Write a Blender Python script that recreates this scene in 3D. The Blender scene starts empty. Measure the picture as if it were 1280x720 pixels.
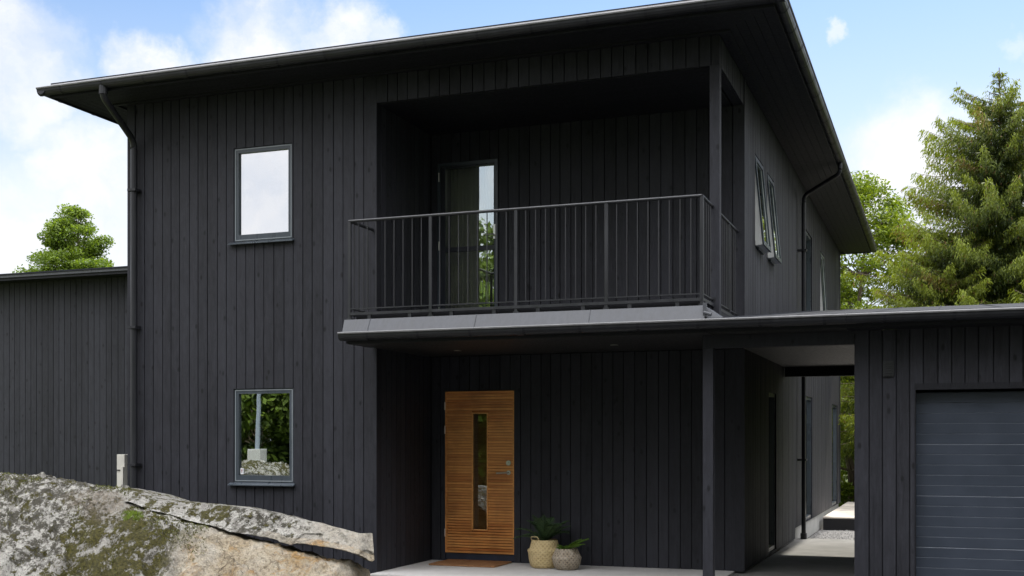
import bpy, math, random
import numpy as np
from mathutils import Vector, Matrix, noise
R=math.radians
random.seed(7); rng=np.random.default_rng(7)
scene=bpy.context.scene
COL=scene.collection

# ------------------------------------------------------------------ materials
def nt(m): m.use_nodes=True; return m.node_tree.nodes,m.node_tree.links
def new_mat(name,color,rough=.6,spec=.5,metal=0.):
    m=bpy.data.materials.new(name); n,l=nt(m); b=n['Principled BSDF']
    b.inputs['Base Color'].default_value=(*color,1); b.inputs['Roughness'].default_value=rough
    b.inputs['Specular IOR Level'].default_value=spec; b.inputs['Metallic'].default_value=metal
    return m
def node(n,t,**k):
    x=n.new(t)
    for a,v in k.items():
        if a in x.inputs.keys(): x.inputs[a].default_value=v
        else: setattr(x,a,v)
    return x
def mapping(n,l,scale,coord='Object',loc=(0,0,0)):
    tc=n.new('ShaderNodeTexCoord'); mp=n.new('ShaderNodeMapping'); mp.inputs['Scale'].default_value=scale; mp.inputs['Location'].default_value=loc
    l.new(tc.outputs[coord],mp.inputs[0]); return mp.outputs[0]
def noisef(n,l,vec,scale=5,detail=6,rough=.6,lo=.35,hi=.65,dist=0.):
    t=n.new('ShaderNodeTexNoise'); t.inputs['Scale'].default_value=scale; t.inputs['Detail'].default_value=detail; t.inputs['Roughness'].default_value=rough; t.inputs['Distortion'].default_value=dist
    l.new(vec,t.inputs['Vector'])
    mr=n.new('ShaderNodeMapRange'); mr.inputs[1].default_value=lo; mr.inputs[2].default_value=hi; l.new(t.outputs['Fac'],mr.inputs[0]); return mr.outputs[0]
def mixc(n,l,fac,a,b,mode='MIX'):
    x=n.new('ShaderNodeMix'); x.data_type='RGBA'; x.blend_type=mode
    for s,v in ((x.inputs[0],fac),(x.inputs[6],a),(x.inputs[7],b)):
        if hasattr(v,'links') or isinstance(v,bpy.types.NodeSocket): l.new(v,s)
        elif isinstance(v,(int,float)): s.default_value=v
        else: s.default_value=(*v,1)
    return x.outputs[2]
def mth(n,l,op,a,b=None,c=None,clamp=False):
    x=n.new('ShaderNodeMath'); x.operation=op; x.use_clamp=clamp
    for i,v in enumerate((a,b,c)):
        if v is None: continue
        if isinstance(v,bpy.types.NodeSocket): l.new(v,x.inputs[i])
        else: x.inputs[i].default_value=v
    return x.outputs[0]
def bump(n,l,h,strength=.3,dist=.01):
    b=n.new('ShaderNodeBump'); b.inputs['Strength'].default_value=strength; b.inputs['Distance'].default_value=dist
    l.new(h,b.inputs['Height']); l.new(b.outputs[0],n['Principled BSDF'].inputs['Normal'])

def timber_mat(name,c0,c1,rough=.55,spec=.5,knots=True):
    """sawn vertical timber painted black: board-to-board tone, grain, knots"""
    m=new_mat(name,c0,rough,spec); n,l=nt(m); b=n['Principled BSDF']
    at=n.new('ShaderNodeAttribute'); at.attribute_name='tone'
    # each board gets its own piece of grain
    tc=n.new('ShaderNodeTexCoord'); comb=n.new('ShaderNodeCombineXYZ')
    l.new(mth(n,l,'MULTIPLY',at.outputs['Fac'],37.),comb.inputs[2]); l.new(mth(n,l,'MULTIPLY',at.outputs['Fac'],11.),comb.inputs[0])
    add=n.new('ShaderNodeVectorMath'); l.new(tc.outputs['Object'],add.inputs[0]); l.new(comb.outputs[0],add.inputs[1])
    mp=n.new('ShaderNodeMapping'); mp.inputs['Scale'].default_value=(34,34,1.6); l.new(add.outputs[0],mp.inputs[0])
    grain=noisef(n,l,mp.outputs[0],1.,7,.65,.3,.7,.6)
    big=noisef(n,l,tc.outputs['Object'],.9,4,.6,.3,.7)
    mpm=n.new('ShaderNodeMapping'); mpm.inputs['Scale'].default_value=(16,16,5); l.new(add.outputs[0],mpm.inputs[0]); mott=noisef(n,l,mpm.outputs[0],1.,7,.75,.35,.65,.8)
    f=mth(n,l,'MULTIPLY_ADD',grain,.42,mth(n,l,'MULTIPLY_ADD',at.outputs['Fac'],.34,mth(n,l,'MULTIPLY_ADD',mott,.36,mth(n,l,'MULTIPLY',big,.18))),clamp=True)
    col=mixc(n,l,f,c0,c1)
    if knots:
        mp2=n.new('ShaderNodeMapping'); mp2.inputs['Scale'].default_value=(7.5,7.5,4.2); l.new(add.outputs[0],mp2.inputs[0])
        vo=n.new('ShaderNodeTexVoronoi'); vo.inputs['Scale'].default_value=1.; l.new(mp2.outputs[0],vo.inputs['Vector'])
        k=n.new('ShaderNodeMapRange'); k.inputs[1].default_value=.17; k.inputs[2].default_value=.08; l.new(vo.outputs['Distance'],k.inputs[0])
        col=mixc(n,l,mth(n,l,'MULTIPLY',k.outputs[0],.75),col,tuple(x*.3 for x in c0))
    # pale sun-bleached scuffs
    mp3=n.new('ShaderNodeMapping'); mp3.inputs['Scale'].default_value=(60,60,4); l.new(add.outputs[0],mp3.inputs[0])
    sc=noisef(n,l,mp3.outputs[0],1.,3,.5,.66,.8)
    col=mixc(n,l,mth(n,l,'MULTIPLY',sc,.5),col,tuple(min(1,x*2.0) for x in c1))
    l.new(col,b.inputs['Base Color'])
    rr=n.new('ShaderNodeMapRange'); rr.inputs[3].default_value=rough-.1; rr.inputs[4].default_value=rough+.15; l.new(grain,rr.inputs[0]); l.new(rr.outputs[0],b.inputs['Roughness'])
    bump(n,l,grain,.45,.004)
    return m
def metal_mat(name,c,rough=.4,spec=.5,var=.25,streak=(3,3,.6)):
    m=new_mat(name,c,rough,spec); n,l=nt(m); b=n['Principled BSDF']
    f=noisef(n,l,mapping(n,l,streak),3,6,.6,.3,.75)
    l.new(mixc(n,l,f,tuple(x*(1-var) for x in c),tuple(min(1,x*(1+var)) for x in c)),b.inputs['Base Color'])
    rr=n.new('ShaderNodeMapRange'); rr.inputs[3].default_value=rough-.08; rr.inputs[4].default_value=rough+.12; l.new(f,rr.inputs[0]); l.new(rr.outputs[0],b.inputs['Roughness'])
    return m

M={}
M['timber']=timber_mat('black_timber',(.0045,.0047,.0068),(.034,.035,.044),.6,.28)
M['timber_side']=M['timber']
M['soffit']=timber_mat('black_soffit_boards',(.010,.0105,.014),(.018,.0185,.023),.6,.25,False)
M['gut']=metal_mat('black_gutter_steel',(.018,.019,.023),.38,.4)
M['roof']=metal_mat('dark_roof_sheet',(.028,.030,.036),.85,.08)
M['lip']=metal_mat('zinc_lit_bead_steel',(.20,.20,.205),.7,.2,.15)  # pale zinc; on gutter beads it paints in the light they catch
M['flash']=metal_mat('grey_zinc_flashing',(.07,.074,.083),.5,.4,.3,(5,5,.4))
M['rail']=metal_mat('black_railing_steel',(.016,.017,.021),.38,.6)
M['winframe']=metal_mat('blue_grey_window_frame',(.05,.062,.075),.3,.5,.1)
M['winedge']=metal_mat('pale_frame_edge',(.22,.245,.265),.35,.5,.1)
M['dark']=new_mat('dark_interior',(.012,.012,.014),.8,.2)  # near-black colour stands in for the shade of unlit rooms
M['white']=new_mat('white_blind',(.75,.76,.78),.8,.2)
M['whiteframe']=metal_mat('white_sash_inside',(.80,.81,.80),.4,.5,.08)
M['steel']=new_mat('brushed_steel',(.62,.62,.60),.28,.5,1.)
M['curtain']=new_mat('green_grey_curtain',(.10,.13,.085),.9,.1)
# glass: coated pane, mirrors the sky at the front, lets the room behind show through
def glass(name,refl,tint=(.9,.95,.93),tr=(.7,.75,.74)):
    m=bpy.data.materials.new(name); n,l=nt(m); n.clear()
    o=n.new('ShaderNodeOutputMaterial'); g=n.new('ShaderNodeBsdfGlossy'); g.inputs['Roughness'].default_value=.0; g.inputs['Color'].default_value=(*tint,1)
    t=n.new('ShaderNodeBsdfTransparent'); t.inputs['Color'].default_value=(*tr,1)
    fr=n.new('ShaderNodeFresnel'); fr.inputs['IOR'].default_value=1.5
    nz=n.new('ShaderNodeTexNoise'); nz.inputs['Scale'].default_value=1.3; tc=n.new('ShaderNodeTexCoord'); l.new(tc.outputs['Object'],nz.inputs['Vector'])
    bp=n.new('ShaderNodeBump'); bp.inputs['Strength'].default_value=.05; bp.inputs['Distance'].default_value=.02; l.new(nz.outputs['Fac'],bp.inputs['Height']); l.new(bp.outputs[0],g.inputs['Normal'])
    f=mth(n,l,'ADD',fr.outputs[0],refl,clamp=True)
    x=n.new('ShaderNodeMixShader'); l.new(f,x.inputs[0]); l.new(t.outputs[0],x.inputs[1]); l.new(g.outputs[0],x.inputs[2]); l.new(x.outputs[0],o.inputs[0])
    return m
M['glass']=glass('window_glass',.44)
M['glass_hi']=glass('upper_window_glass',.72,(.95,.97,1.))
M['glass_door']=glass('door_glass',.10)

def wood_mat():
    m=new_mat('oiled_oak',(.4,.2,.07),.5,.4); n,l=nt(m); b=n['Principled BSDF']
    at=n.new('ShaderNodeAttribute'); at.attribute_name='tone'
    tc=n.new('ShaderNodeTexCoord'); cb=n.new('ShaderNodeCombineXYZ'); l.new(mth(n,l,'MULTIPLY',at.outputs['Fac'],31.),cb.inputs[0]); l.new(mth(n,l,'MULTIPLY',at.outputs['Fac'],17.),cb.inputs[2])
    ad=n.new('ShaderNodeVectorMath'); l.new(tc.outputs['Object'],ad.inputs[0]); l.new(cb.outputs[0],ad.inputs[1])
    mp=n.new('ShaderNodeMapping'); mp.inputs['Scale'].default_value=(3,3,60); l.new(ad.outputs[0],mp.inputs[0])
    g=noisef(n,l,mp.outputs[0],1.,6,.6,.3,.7,.4)
    f=mth(n,l,'MULTIPLY_ADD',g,.55,mth(n,l,'MULTIPLY',at.outputs['Fac'],.5),clamp=True)
    c=mixc(n,l,f,(.50,.145,.03),(.95,.50,.165))
    w=noisef(n,l,tc.outputs['Object'],2.2,5,.6,.45,.7)
    c=mixc(n,l,mth(n,l,'MULTIPLY',w,.45),c,(.20,.07,.025))
    l.new(c,b.inputs['Base Color']); bump(n,l,g,.3,.003); return m
M['oak']=wood_mat()
def concrete(name,c,var=.2,dirt=(.2,.19,.17)):
    m=new_mat(name,c,.85,.3); n,l=nt(m); b=n['Principled BSDF']; tc=n.new('ShaderNodeTexCoord'); v=tc.outputs['Object']
    f=noisef(n,l,v,2.2,8,.65,.3,.7); g=noisef(n,l,v,60,4,.6,.35,.65); d=noisef(n,l,v,.9,6,.6,.52,.72)
    col=mixc(n,l,f,tuple(x*(1-var) for x in c),tuple(min(1,x*(1+var)) for x in c)); col=mixc(n,l,mth(n,l,'MULTIPLY',g,.15),col,tuple(x*.7 for x in c)); col=mixc(n,l,mth(n,l,'MULTIPLY',d,.4),col,dirt)
    l.new(col,b.inputs['Base Color']); bump(n,l,g,.3,.003); return m
M['slab']=concrete('pale_concrete_paving',(.50,.49,.47),.08,(.42,.40,.36))
M['floor']=concrete('grey_concrete_floor',(.24,.235,.22),.2,(.18,.175,.16))
M['plinth']=concrete('grey_plinth_concrete',(.42,.42,.40),.15,(.25,.24,.22))
M['stump']=concrete('weathered_pale_post',(.62,.60,.54),.12,(.22,.21,.18))
def ground_mat(name,a,b_,scale):
    m=new_mat(name,a,.95,.2); n,l=nt(m); b=n['Principled BSDF']; tc=n.new('ShaderNodeTexCoord')
    vo=n.new('ShaderNodeTexVoronoi'); vo.inputs['Scale'].default_value=scale; l.new(tc.outputs['Object'],vo.inputs['Vector'])
    f=noisef(n,l,tc.outputs['Object'],.3,6,.6,.3,.7)
    sep=n.new('ShaderNodeSeparateColor'); l.new(vo.outputs['Color'],sep.inputs[0])
    col=mixc(n,l,sep.outputs[0],a,b_); col=mixc(n,l,mth(n,l,'MULTIPLY',f,.4),col,tuple(x*.6 for x in a)); l.new(col,b.inputs['Base Color'])
    bump(n,l,vo.outputs['Distance'],.8,.02); return m
M['gravel']=ground_mat('grey_crushed_gravel',(.16,.155,.15),(.34,.33,.32),38)
M['drive']=ground_mat('dark_asphalt_drive',(.045,.045,.045),(.075,.073,.07),60)
M['grassland']=ground_mat('rough_grass_ground',(.05,.07,.02),(.10,.12,.04),6)
M['deck']=timber_mat('bleached_deck_boards',(.42,.37,.31),(.56,.51,.45),.7,.3,False)
M['deckedge']=new_mat('dark_deck_skirt',(.02,.02,.022),.7,.3)

def garage_door_mat():
    m=metal_mat('blue_grey_garage_steel',(.036,.046,.066),.42,.5,.12,(1.2,1.2,1.2)); return m
M['gdoor']=garage_door_mat(); _n,_l=nt(M['gdoor']); bump(_n,_l,noisef(_n,_l,mapping(_n,_l,(1,1,1)),2.5,4,.5,.2,.8),.25,.02)
M['gdoor_line']=metal_mat('garage_lit_groove_edge',(.12,.135,.16),.4,.5,.15)  # paler than the door: light on the upturned rib edges is painted

def basket_mat(name,a,b_,dark):
    m=new_mat(name,a,.8,.25); n,l=nt(m); b=n['Principled BSDF']; tc=n.new('ShaderNodeTexCoord')
    sep=n.new('ShaderNodeSeparateXYZ'); l.new(tc.outputs['Object'],sep.inputs[0])
    ang=mth(n,l,'ARCTAN2',sep.outputs[1],sep.outputs[0])
    s1=mth(n,l,'SINE',mth(n,l,'ADD',mth(n,l,'MULTIPLY',ang,22.),mth(n,l,'MULTIPLY',sep.outputs[2],130.)))
    s2=mth(n,l,'SINE',mth(n,l,'SUBTRACT',mth(n,l,'MULTIPLY',ang,22.),mth(n,l,'MULTIPLY',sep.outputs[2],130.)))
    w=mth(n,l,'MULTIPLY_ADD',mth(n,l,'MAXIMUM',s1,s2),.5,.5,clamp=True)
    f=noisef(n,l,tc.outputs['Object'],22,5,.7,.35,.65)
    col=mixc(n,l,w,dark,a); col=mixc(n,l,mth(n,l,'MULTIPLY',f,.6),col,b_); l.new(col,b.inputs['Base Color']); bump(n,l,w,.8,.006); return m
M['basket']=basket_mat('straw_seagrass',(.52,.40,.20),(.64,.52,.30),(.32,.23,.10))
M['basket2']=basket_mat('grey_brown_seagrass',(.30,.24,.17),(.50,.45,.37),(.07,.055,.04))
M['mat']=timber_mat('brown_mat_slats',(.22,.10,.045),(.36,.19,.09),.8,.2,False)
M['soil']=new_mat('potting_soil',(.03,.022,.015),.95,.1)

def leaf_mat(name,c0,c1,trans=.35,c2=None):
    m=bpy.data.materials.new(name); n,l=nt(m); n.clear(); o=n.new('ShaderNodeOutputMaterial')
    at=n.new('ShaderNodeAttribute'); at.attribute_name='tone'
    col=mixc(n,l,at.outputs['Fac'],c0,c1)
    if c2:
        a2=n.new('ShaderNodeAttribute'); a2.attribute_name='dry'; col=mixc(n,l,a2.outputs['Fac'],col,c2)
    d=n.new('ShaderNodeBsdfPrincipled'); d.inputs['Roughness'].default_value=.55; d.inputs['Specular IOR Level'].default_value=.3; l.new(col,d.inputs['Base Color'])
    t=n.new('ShaderNodeBsdfTranslucent'); l.new(mixc(n,l,1.,col,(1.3,1.25,.6),'MULTIPLY'),t.inputs['Color'])
    x=n.new('ShaderNodeMixShader'); x.inputs[0].default_value=trans; l.new(d.outputs[0],x.inputs[1]); l.new(t.outputs[0],x.inputs[2]); l.new(x.outputs[0],o.inputs[0]); return m
M['leaf_bright']=leaf_mat('bright_birch_leaves',(.055,.10,.009),(.22,.29,.025),.45)
M['leaf_oak']=leaf_mat('green_pine_leaves',(.06,.11,.012),(.19,.27,.035),.45)
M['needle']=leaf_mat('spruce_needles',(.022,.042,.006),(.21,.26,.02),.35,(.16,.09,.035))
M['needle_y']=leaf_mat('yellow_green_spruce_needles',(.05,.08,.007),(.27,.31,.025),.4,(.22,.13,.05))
M['leaf_dark']=leaf_mat('dark_hedge_leaves',(.03,.055,.01),(.11,.16,.02),.3)
M['cycad']=leaf_mat('dark_cycad_leaves',(.022,.05,.02),(.075,.13,.05),.15)
M['fern']=leaf_mat('fresh_fern_leaves',(.05,.11,.012),(.13,.22,.03),.25)
M['grass']=leaf_mat('grass_blades',(.12,.20,.02),(.25,.34,.05),.35)
M['moss']=leaf_mat('moss_sprigs',(.06,.075,.012),(.16,.16,.04),.2)
M['bark']=concrete('brown_bark',(.13,.10,.075),.35,(.05,.04,.03))

def rock_mat(name,fresh=False):
    m=new_mat(name,(.5,.47,.42),.88,.25); n,l=nt(m); b=n['Principled BSDF']; tc=n.new('ShaderNodeTexCoord'); v=tc.outputs['Object']
    at=n.new('ShaderNodeAttribute'); at.attribute_name='fresh'; fr=at.outputs['Fac']
    am=n.new('ShaderNodeAttribute'); am.attribute_name='mossy'; my=am.outputs['Fac']
    base=noisef(n,l,v,5,9,.7,.32,.68); col=mixc(n,l,base,(.26,.245,.22),(.70,.67,.61))
    white=noisef(n,l,v,6,11,.80,.44,.50,.1); col=mixc(n,l,mth(n,l,'MULTIPLY',white,.85),col,(.74,.72,.66))
    # fresh broken granite: warm with iron stains
    fb=noisef(n,l,v,4,9,.72,.3,.7); fc=mixc(n,l,fb,(.44,.33,.19),(.74,.67,.53)); ir=noisef(n,l,v,3.1,8,.75,.52,.62,1.0); fc=mixc(n,l,mth(n,l,'MULTIPLY',ir,.8),fc,(.50,.27,.06))
    wv=n.new('ShaderNodeVectorMath'); wv.operation='ADD'; l.new(v,wv.inputs[0]); wn=n.new('ShaderNodeTexNoise'); wn.inputs['Scale'].default_value=3; wn.inputs['Detail'].default_value=6; l.new(v,wn.inputs['Vector']); wsc=n.new('ShaderNodeVectorMath'); wsc.operation='SCALE'; wsc.inputs['Scale'].default_value=.5; l.new(wn.outputs['Color'],wsc.inputs[0]); l.new(wsc.outputs[0],wv.inputs[1])
    vc=n.new('ShaderNodeTexVoronoi'); vc.feature='DISTANCE_TO_EDGE'; vc.inputs['Scale'].default_value=1.9; l.new(wv.outputs[0],vc.inputs['Vector']); ck=n.new('ShaderNodeMapRange'); ck.inputs[1].default_value=.018; ck.inputs[2].default_value=.0; l.new(vc.outputs['Distance'],ck.inputs[0])
    fs=noisef(n,l,v,22,8,.8,.51,.56); fc=mixc(n,l,mth(n,l,'MULTIPLY',fs,.6),fc,(.16,.12,.08)); fc=mixc(n,l,mth(n,l,'MULTIPLY',mth(n,l,'MULTIPLY',ck.outputs[0],noisef(n,l,v,1.7,3,.5,.45,.6)),.6),fc,(.10,.07,.045))
    fw_=noisef(n,l,v,2.8,7,.7,.5,.62); fc=mixc(n,l,mth(n,l,'MULTIPLY',fw_,.5),fc,(.70,.65,.56))
    col=mixc(n,l,fr,col,fc)
    # grain specks
    sp=noisef(n,l,v,95,3,.6,.58,.66); col=mixc(n,l,mth(n,l,'MULTIPLY',sp,.45),col,(.12,.11,.10))
    # black crust lichen
    bl=noisef(n,l,v,13,9,.8,.45,.50,.1); blm=noisef(n,l,v,1.3,5,.7,.38,.50)
    nf=mth(n,l,'SUBTRACT',1.,fr,clamp=True)
    ac=n.new('ShaderNodeAttribute'); ac.attribute_name='crust'
    def biased(scale,detail,rough,lo,hi,att,amt):
        t=n.new('ShaderNodeTexNoise'); t.inputs['Scale'].default_value=scale; t.inputs['Detail'].default_value=detail; t.inputs['Roughness'].default_value=rough; l.new(v,t.inputs['Vector'])
        r_=n.new('ShaderNodeMapRange'); r_.inputs[1].default_value=lo; r_.inputs[2].default_value=hi; l.new(mth(n,l,'MULTIPLY_ADD',att,amt,t.outputs['Fac']),r_.inputs[0]); return r_.outputs[0]
    bl=biased(10,11,.84,.545,.58,ac.outputs['Fac'],.085)
    bcol=mixc(n,l,noisef(n,l,v,40,4,.7,.35,.65),(.022,.020,.014),(.11,.10,.07))
    bfac=mth(n,l,'MULTIPLY',bl,mth(n,l,'MULTIPLY',nf,.95)); col=mixc(n,l,bfac,col,bcol)
    # moss
    m1=biased(6,11,.80,.545,.575,my,.10)
    mc=mixc(n,l,noisef(n,l,v,34,5,.7,.3,.7),(.026,.026,.005),(.20,.175,.035))
    mfac=mth(n,l,'MULTIPLY',m1,mth(n,l,'MULTIPLY',mth(n,l,'POWER',nf,1.6),.97)); col=mixc(n,l,mfac,col,mc)
    # dead needle litter
    ad=n.new('ShaderNodeAttribute'); ad.attribute_name='litter'; li=noisef(n,l,v,26,4,.7,.4,.6)
    lf=mth(n,l,'MULTIPLY',ad.outputs['Fac'],mth(n,l,'MULTIPLY_ADD',li,.5,.5)); col=mixc(n,l,lf,col,mixc(n,l,li,(.13,.10,.065),(.34,.29,.22)))
    l.new(col,b.inputs['Base Color'])
    h=mth(n,l,'ADD',mth(n,l,'MULTIPLY_ADD',mth(n,l,'MULTIPLY',ck.outputs[0],fr),-.5,noisef(n,l,v,12,10,.75,.2,.8)),mth(n,l,'ADD',mth(n,l,'MULTIPLY',mfac,mth(n,l,'MULTIPLY_ADD',noisef(n,l,v,45,5,.8,.3,.7),.9,.4)),mth(n,l,'MULTIPLY',noisef(n,l,v,60,4,.7,.2,.8),.35)))
    bump(n,l,h,1.,.075); return m
M['rock']=rock_mat('lichen_covered_granite')

# ------------------------------------------------------------------ mesh helpers
class MB:
    def __init__(s): s.v=[]; s.f=[]; s.t=[]; s.mi=[]
    def quad(s,a,b,c,d,tone=.5,mi=0):
        i=len(s.v); s.v+=[tuple(a),tuple(b),tuple(c),tuple(d)]; s.f.append((i,i+1,i+2,i+3)); s.t.append(tone); s.mi.append(mi)
    def hexa(s,p,tone=.5,mi=0):
        i=len(s.v); s.v+=[tuple(q) for q in p]
        for f in ((0,3,2,1),(4,5,6,7),(0,1,5,4),(1,2,6,5),(2,3,7,6),(3,0,4,7)):
            s.f.append(tuple(i+k for k in f)); s.t.append(tone); s.mi.append(mi)
    def box(s,x0,x1,y0,y1,z0,z1,tone=.5,mi=0):
        if x0>x1:x0,x1=x1,x0
        if y0>y1:y0,y1=y1,y0
        s.hexa([(x0,y0,z0),(x1,y0,z0),(x1,y1,z0),(x0,y1,z0),(x0,y0,z1),(x1,y0,z1),(x1,y1,z1),(x0,y1,z1)],tone,mi)
    def bar(s,a,b,w,h=None,up=(0,0,1),tone=.5,mi=0):
        h=h or w; a=Vector(a); b=Vector(b); d=(b-a).normalized(); u=Vector(up)
        if abs(d.dot(u))>.95: u=Vector((0,1,0))
        sd=d.cross(u).normalized(); u=sd.cross(d); sd*=w/2; u*=h/2
        s.hexa([a-sd-u,a+sd-u,a+sd+u,a-sd+u,b-sd-u,b+sd-u,b+sd+u,b-sd+u],tone,mi)
    def tube(s,pts,r,n=8,tone=.5,cap=True,mi=0):
        pts=[Vector(p) for p in pts]; rr=r if isinstance(r,(list,tuple)) else [r]*len(pts); i0=len(s.v)
        ref=Vector((.13,.21,.97))
        for k,p in enumerate(pts):
            d=((pts[min(k+1,len(pts)-1)]-pts[max(k-1,0)])).normalized()
            rf=ref if abs(d.dot(ref))<.95 else Vector((1,.1,0)); a=d.cross(rf).normalized(); b=d.cross(a)
            for j in range(n):
                t=2*math.pi*j/n; s.v.append(tuple(p+(a*math.cos(t)+b*math.sin(t))*rr[k]))
        for k in range(len(pts)-1):
            for j in range(n):
                q=i0+k*n; s.f.append((q+j,q+(j+1)%n,q+n+(j+1)%n,q+n+j)); s.t.append(tone); s.mi.append(mi)
        if cap:
            s.f.append(tuple(i0+j for j in range(n))); s.t.append(tone); s.mi.append(mi)
            q=i0+(len(pts)-1)*n; s.f.append(tuple(q+n-1-j for j in range(n))); s.t.append(tone); s.mi.append(mi)
    def lathe(s,prof,c=(0,0,0),n=40,tone=.5):
        i0=len(s.v)
        for (r,z) in prof:
            for j in range(n): t=2*math.pi*j/n; s.v.append((c[0]+r*math.cos(t),c[1]+r*math.sin(t),c[2]+z))
        for k in range(len(prof)-1):
            for j in range(n):
                q=i0+k*n; s.f.append((q+j,q+(j+1)%n,q+n+(j+1)%n,q+n+j)); s.t.append(tone); s.mi.append(0)
    def sweep(s,prof,a,b,outdir,tone=.5,mi=0,closed=False):
        """profile of (out,up) swept straight from a to b"""
        a=Vector(a); b=Vector(b); o=Vector(outdir); z=Vector((0,0,1)); i0=len(s.v); n=len(prof)
        for p in (a,b):
            for (u,w) in prof: s.v.append(tuple(p+o*u+z*w))
        for j in range(n if closed else n-1):
            k=(j+1)%n; s.f.append((i0+j,i0+k,i0+n+k,i0+n+j)); s.t.append(tone); s.mi.append(mi)
    def build(s,name,mat,parent=None,smooth=False,bevel=0,origin=None):
        me=bpy.data.meshes.new(name); v=s.v
        off=Vector(origin) if origin is not None else (Vector(parent.matrix_world.translation) if parent else Vector((0,0,0)))
        # vertices are given in world space; store them relative to the parent / own base
        if parent is not None and origin is None: off=base_of(parent)
        v=[(p[0]-off[0],p[1]-off[1],p[2]-off[2]) for p in v]
        me.from_pydata(v,[],s.f); 
        at=me.attributes.new('tone','FLOAT','FACE'); at.data.foreach_set('value',s.t)
        mats=mat if isinstance(mat,(list,tuple)) else [mat]
        for q in mats: me.materials.append(q)
        me.polygons.foreach_set('material_index',s.mi)
        if smooth: me.polygons.foreach_set('use_smooth',[True]*len(me.polygons))
        me.update()
        o=bpy.data.objects.new(name,me); COL.objects.link(o)
        if parent is not None: o.parent=parent
        else: o.location=off
        if bevel:
            bm=o.modifiers.new('bevel','BEVEL'); bm.width=bevel; bm.segments=2; bm.limit_method='ANGLE'
        return o
def base_of(o):
    v=Vector((0,0,0))
    while o is not None: v+=o.location; o=o.parent
    return v
def thing(name,label,cat,loc,group=None):
    o=bpy.data.objects.new(name,None); COL.objects.link(o); o.location=loc; o.empty_display_size=.3; o['label']=label; o['category']=cat
    if group: o['group']=group
    return o
def tag(o,label,cat,group=None):
    o['label']=label; o['category']=cat
    if group: o['group']=group
    return o
def struct(o): o['kind']='structure'; return o

# ------------------------------------------------------------------ numbers of the place
XL,XI,XR=-9.59,-6.13,-2.19      # house left corner, loggia left corner, house right corner
YF,YB,YE=12.11,13.65,26.8       # front plane, recessed entry / loggia wall, rear end
ZS=5.70                         # soffit
ZFL=2.86                        # balcony floor
GX0,GX1,GY=-.83,4.6,11.8        # garage
def subtract(a,b,holes,z0,z1):
    """vertical spans of board a..b once the holes are cut"""
    spans=[(z0,z1)]
    for (h0,h1,k0,k1) in holes:
        if b<=h0+1e-5 or a>=h1-1e-5: continue
        ns=[]
        for (p,q) in spans:
            if k0>p: ns.append((p,min(q,k0)))
            if k1<q: ns.append((max(p,k1),q))
        spans=[x for x in ns if x[1]-x[0]>1e-4]
    return spans
def cladding(mb,axis,plane,out,a0,a1,z0,z1,holes=(),pitch=.134,back=.12):
    """boards along 'x' or 'y'; plane = outer face; out=-1/+1 direction of the outer face"""
    th=.022
    def put(p,q,f0,f1,s0,s1,t):
        if axis=='x': mb.box(p,q,f0,f1,s0,s1,t)
        else: mb.box(f0,f1,p,q,s0,s1,t)
    cuts=[a0]; 
    while cuts[-1]<a1-pitch*1.45: cuts.append(cuts[-1]+pitch*random.choice((.93,.97,1.,1.03,1.08)))
    cuts.append(a1)
    for i in range(len(cuts)-1):
        t=random.random(); g=.005; p,q=cuts[i]+(g if i else 0),cuts[i+1]-(g if i<len(cuts)-2 else 0)
        es=sorted({p,q}|{h for H in holes for h in H[:2] if p<h<q}); dz=random.uniform(-.0015,.0015)
        for k in range(len(es)-1):
            for (s0,s1) in subtract(es[k],es[k+1],holes,z0,z1): put(es[k],es[k+1],plane+out*dz,plane-out*th,s0,s1,t)
    es=sorted({a0,a1}|{h for H in holes for h in H[:2] if a0<h<a1})
    for k in range(len(es)-1):
        for (s0,s1) in subtract(es[k],es[k+1],holes,z0,z1): put(es[k]+(.001 if k==0 else 0),es[k+1]-(.001 if k==len(es)-2 else 0),plane-out*(th+.004),plane-out*back,s0+.001,s1-.001,0.)

HOUSE=thing('house','two storey black timber house with recessed balcony above an oak front door','house',(-5.9,12.11,0))
UW=(-8.048,-7.24,3.885,5.03); LW=(-8.048,-7.225,.994,2.134)
# front wall: left block and the strip above the loggia
mb=MB(); cladding(mb,'x',YF,-1,XL+.115,XI-.001,-.12,ZS,[UW,LW]); 
mb.box(XL,XL+.11,YF-.012,YF+.1,-.12,ZS,.3)
mb.build('wall',M['timber'],HOUSE)
mb=MB(); cladding(mb,'x',YF,-1,XI+.001,XR-.0,5.39,ZS); mb.build('wall',M['timber'],HOUSE)
# strip above the side opening
mb=MB(); cladding(mb,'y',XR,1,YF+.13,YB-.001,5.39,ZS); mb.build('wall',M['timber'],HOUSE)
# recessed wall of entry and loggia
BD=(-6.058,-5.232,2.9,5.03); ED=(-5.952,-5.004,.0,2.142)
mb=MB(); cladding(mb,'x',YB,-1,XI,XR,0.0,2.57,[ED]); mb.build('wall',M['timber'],HOUSE)
mb=MB(); cladding(mb,'x',YB,-1,XI,XR,ZFL,5.39,[BD]); mb.build('wall',M['timber'],HOUSE)
# left cheeks of the recess
mb=MB(); cladding(mb,'y',XI,1,YF+.125,YB-.03,0.0,2.57); mb.build('wall',M['timber'],HOUSE)
mb=MB(); cladding(mb,'y',XI,1,YF+.125,YB-.03,ZFL,5.39); mb.build('wall',M['timber'],HOUSE)
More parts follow.
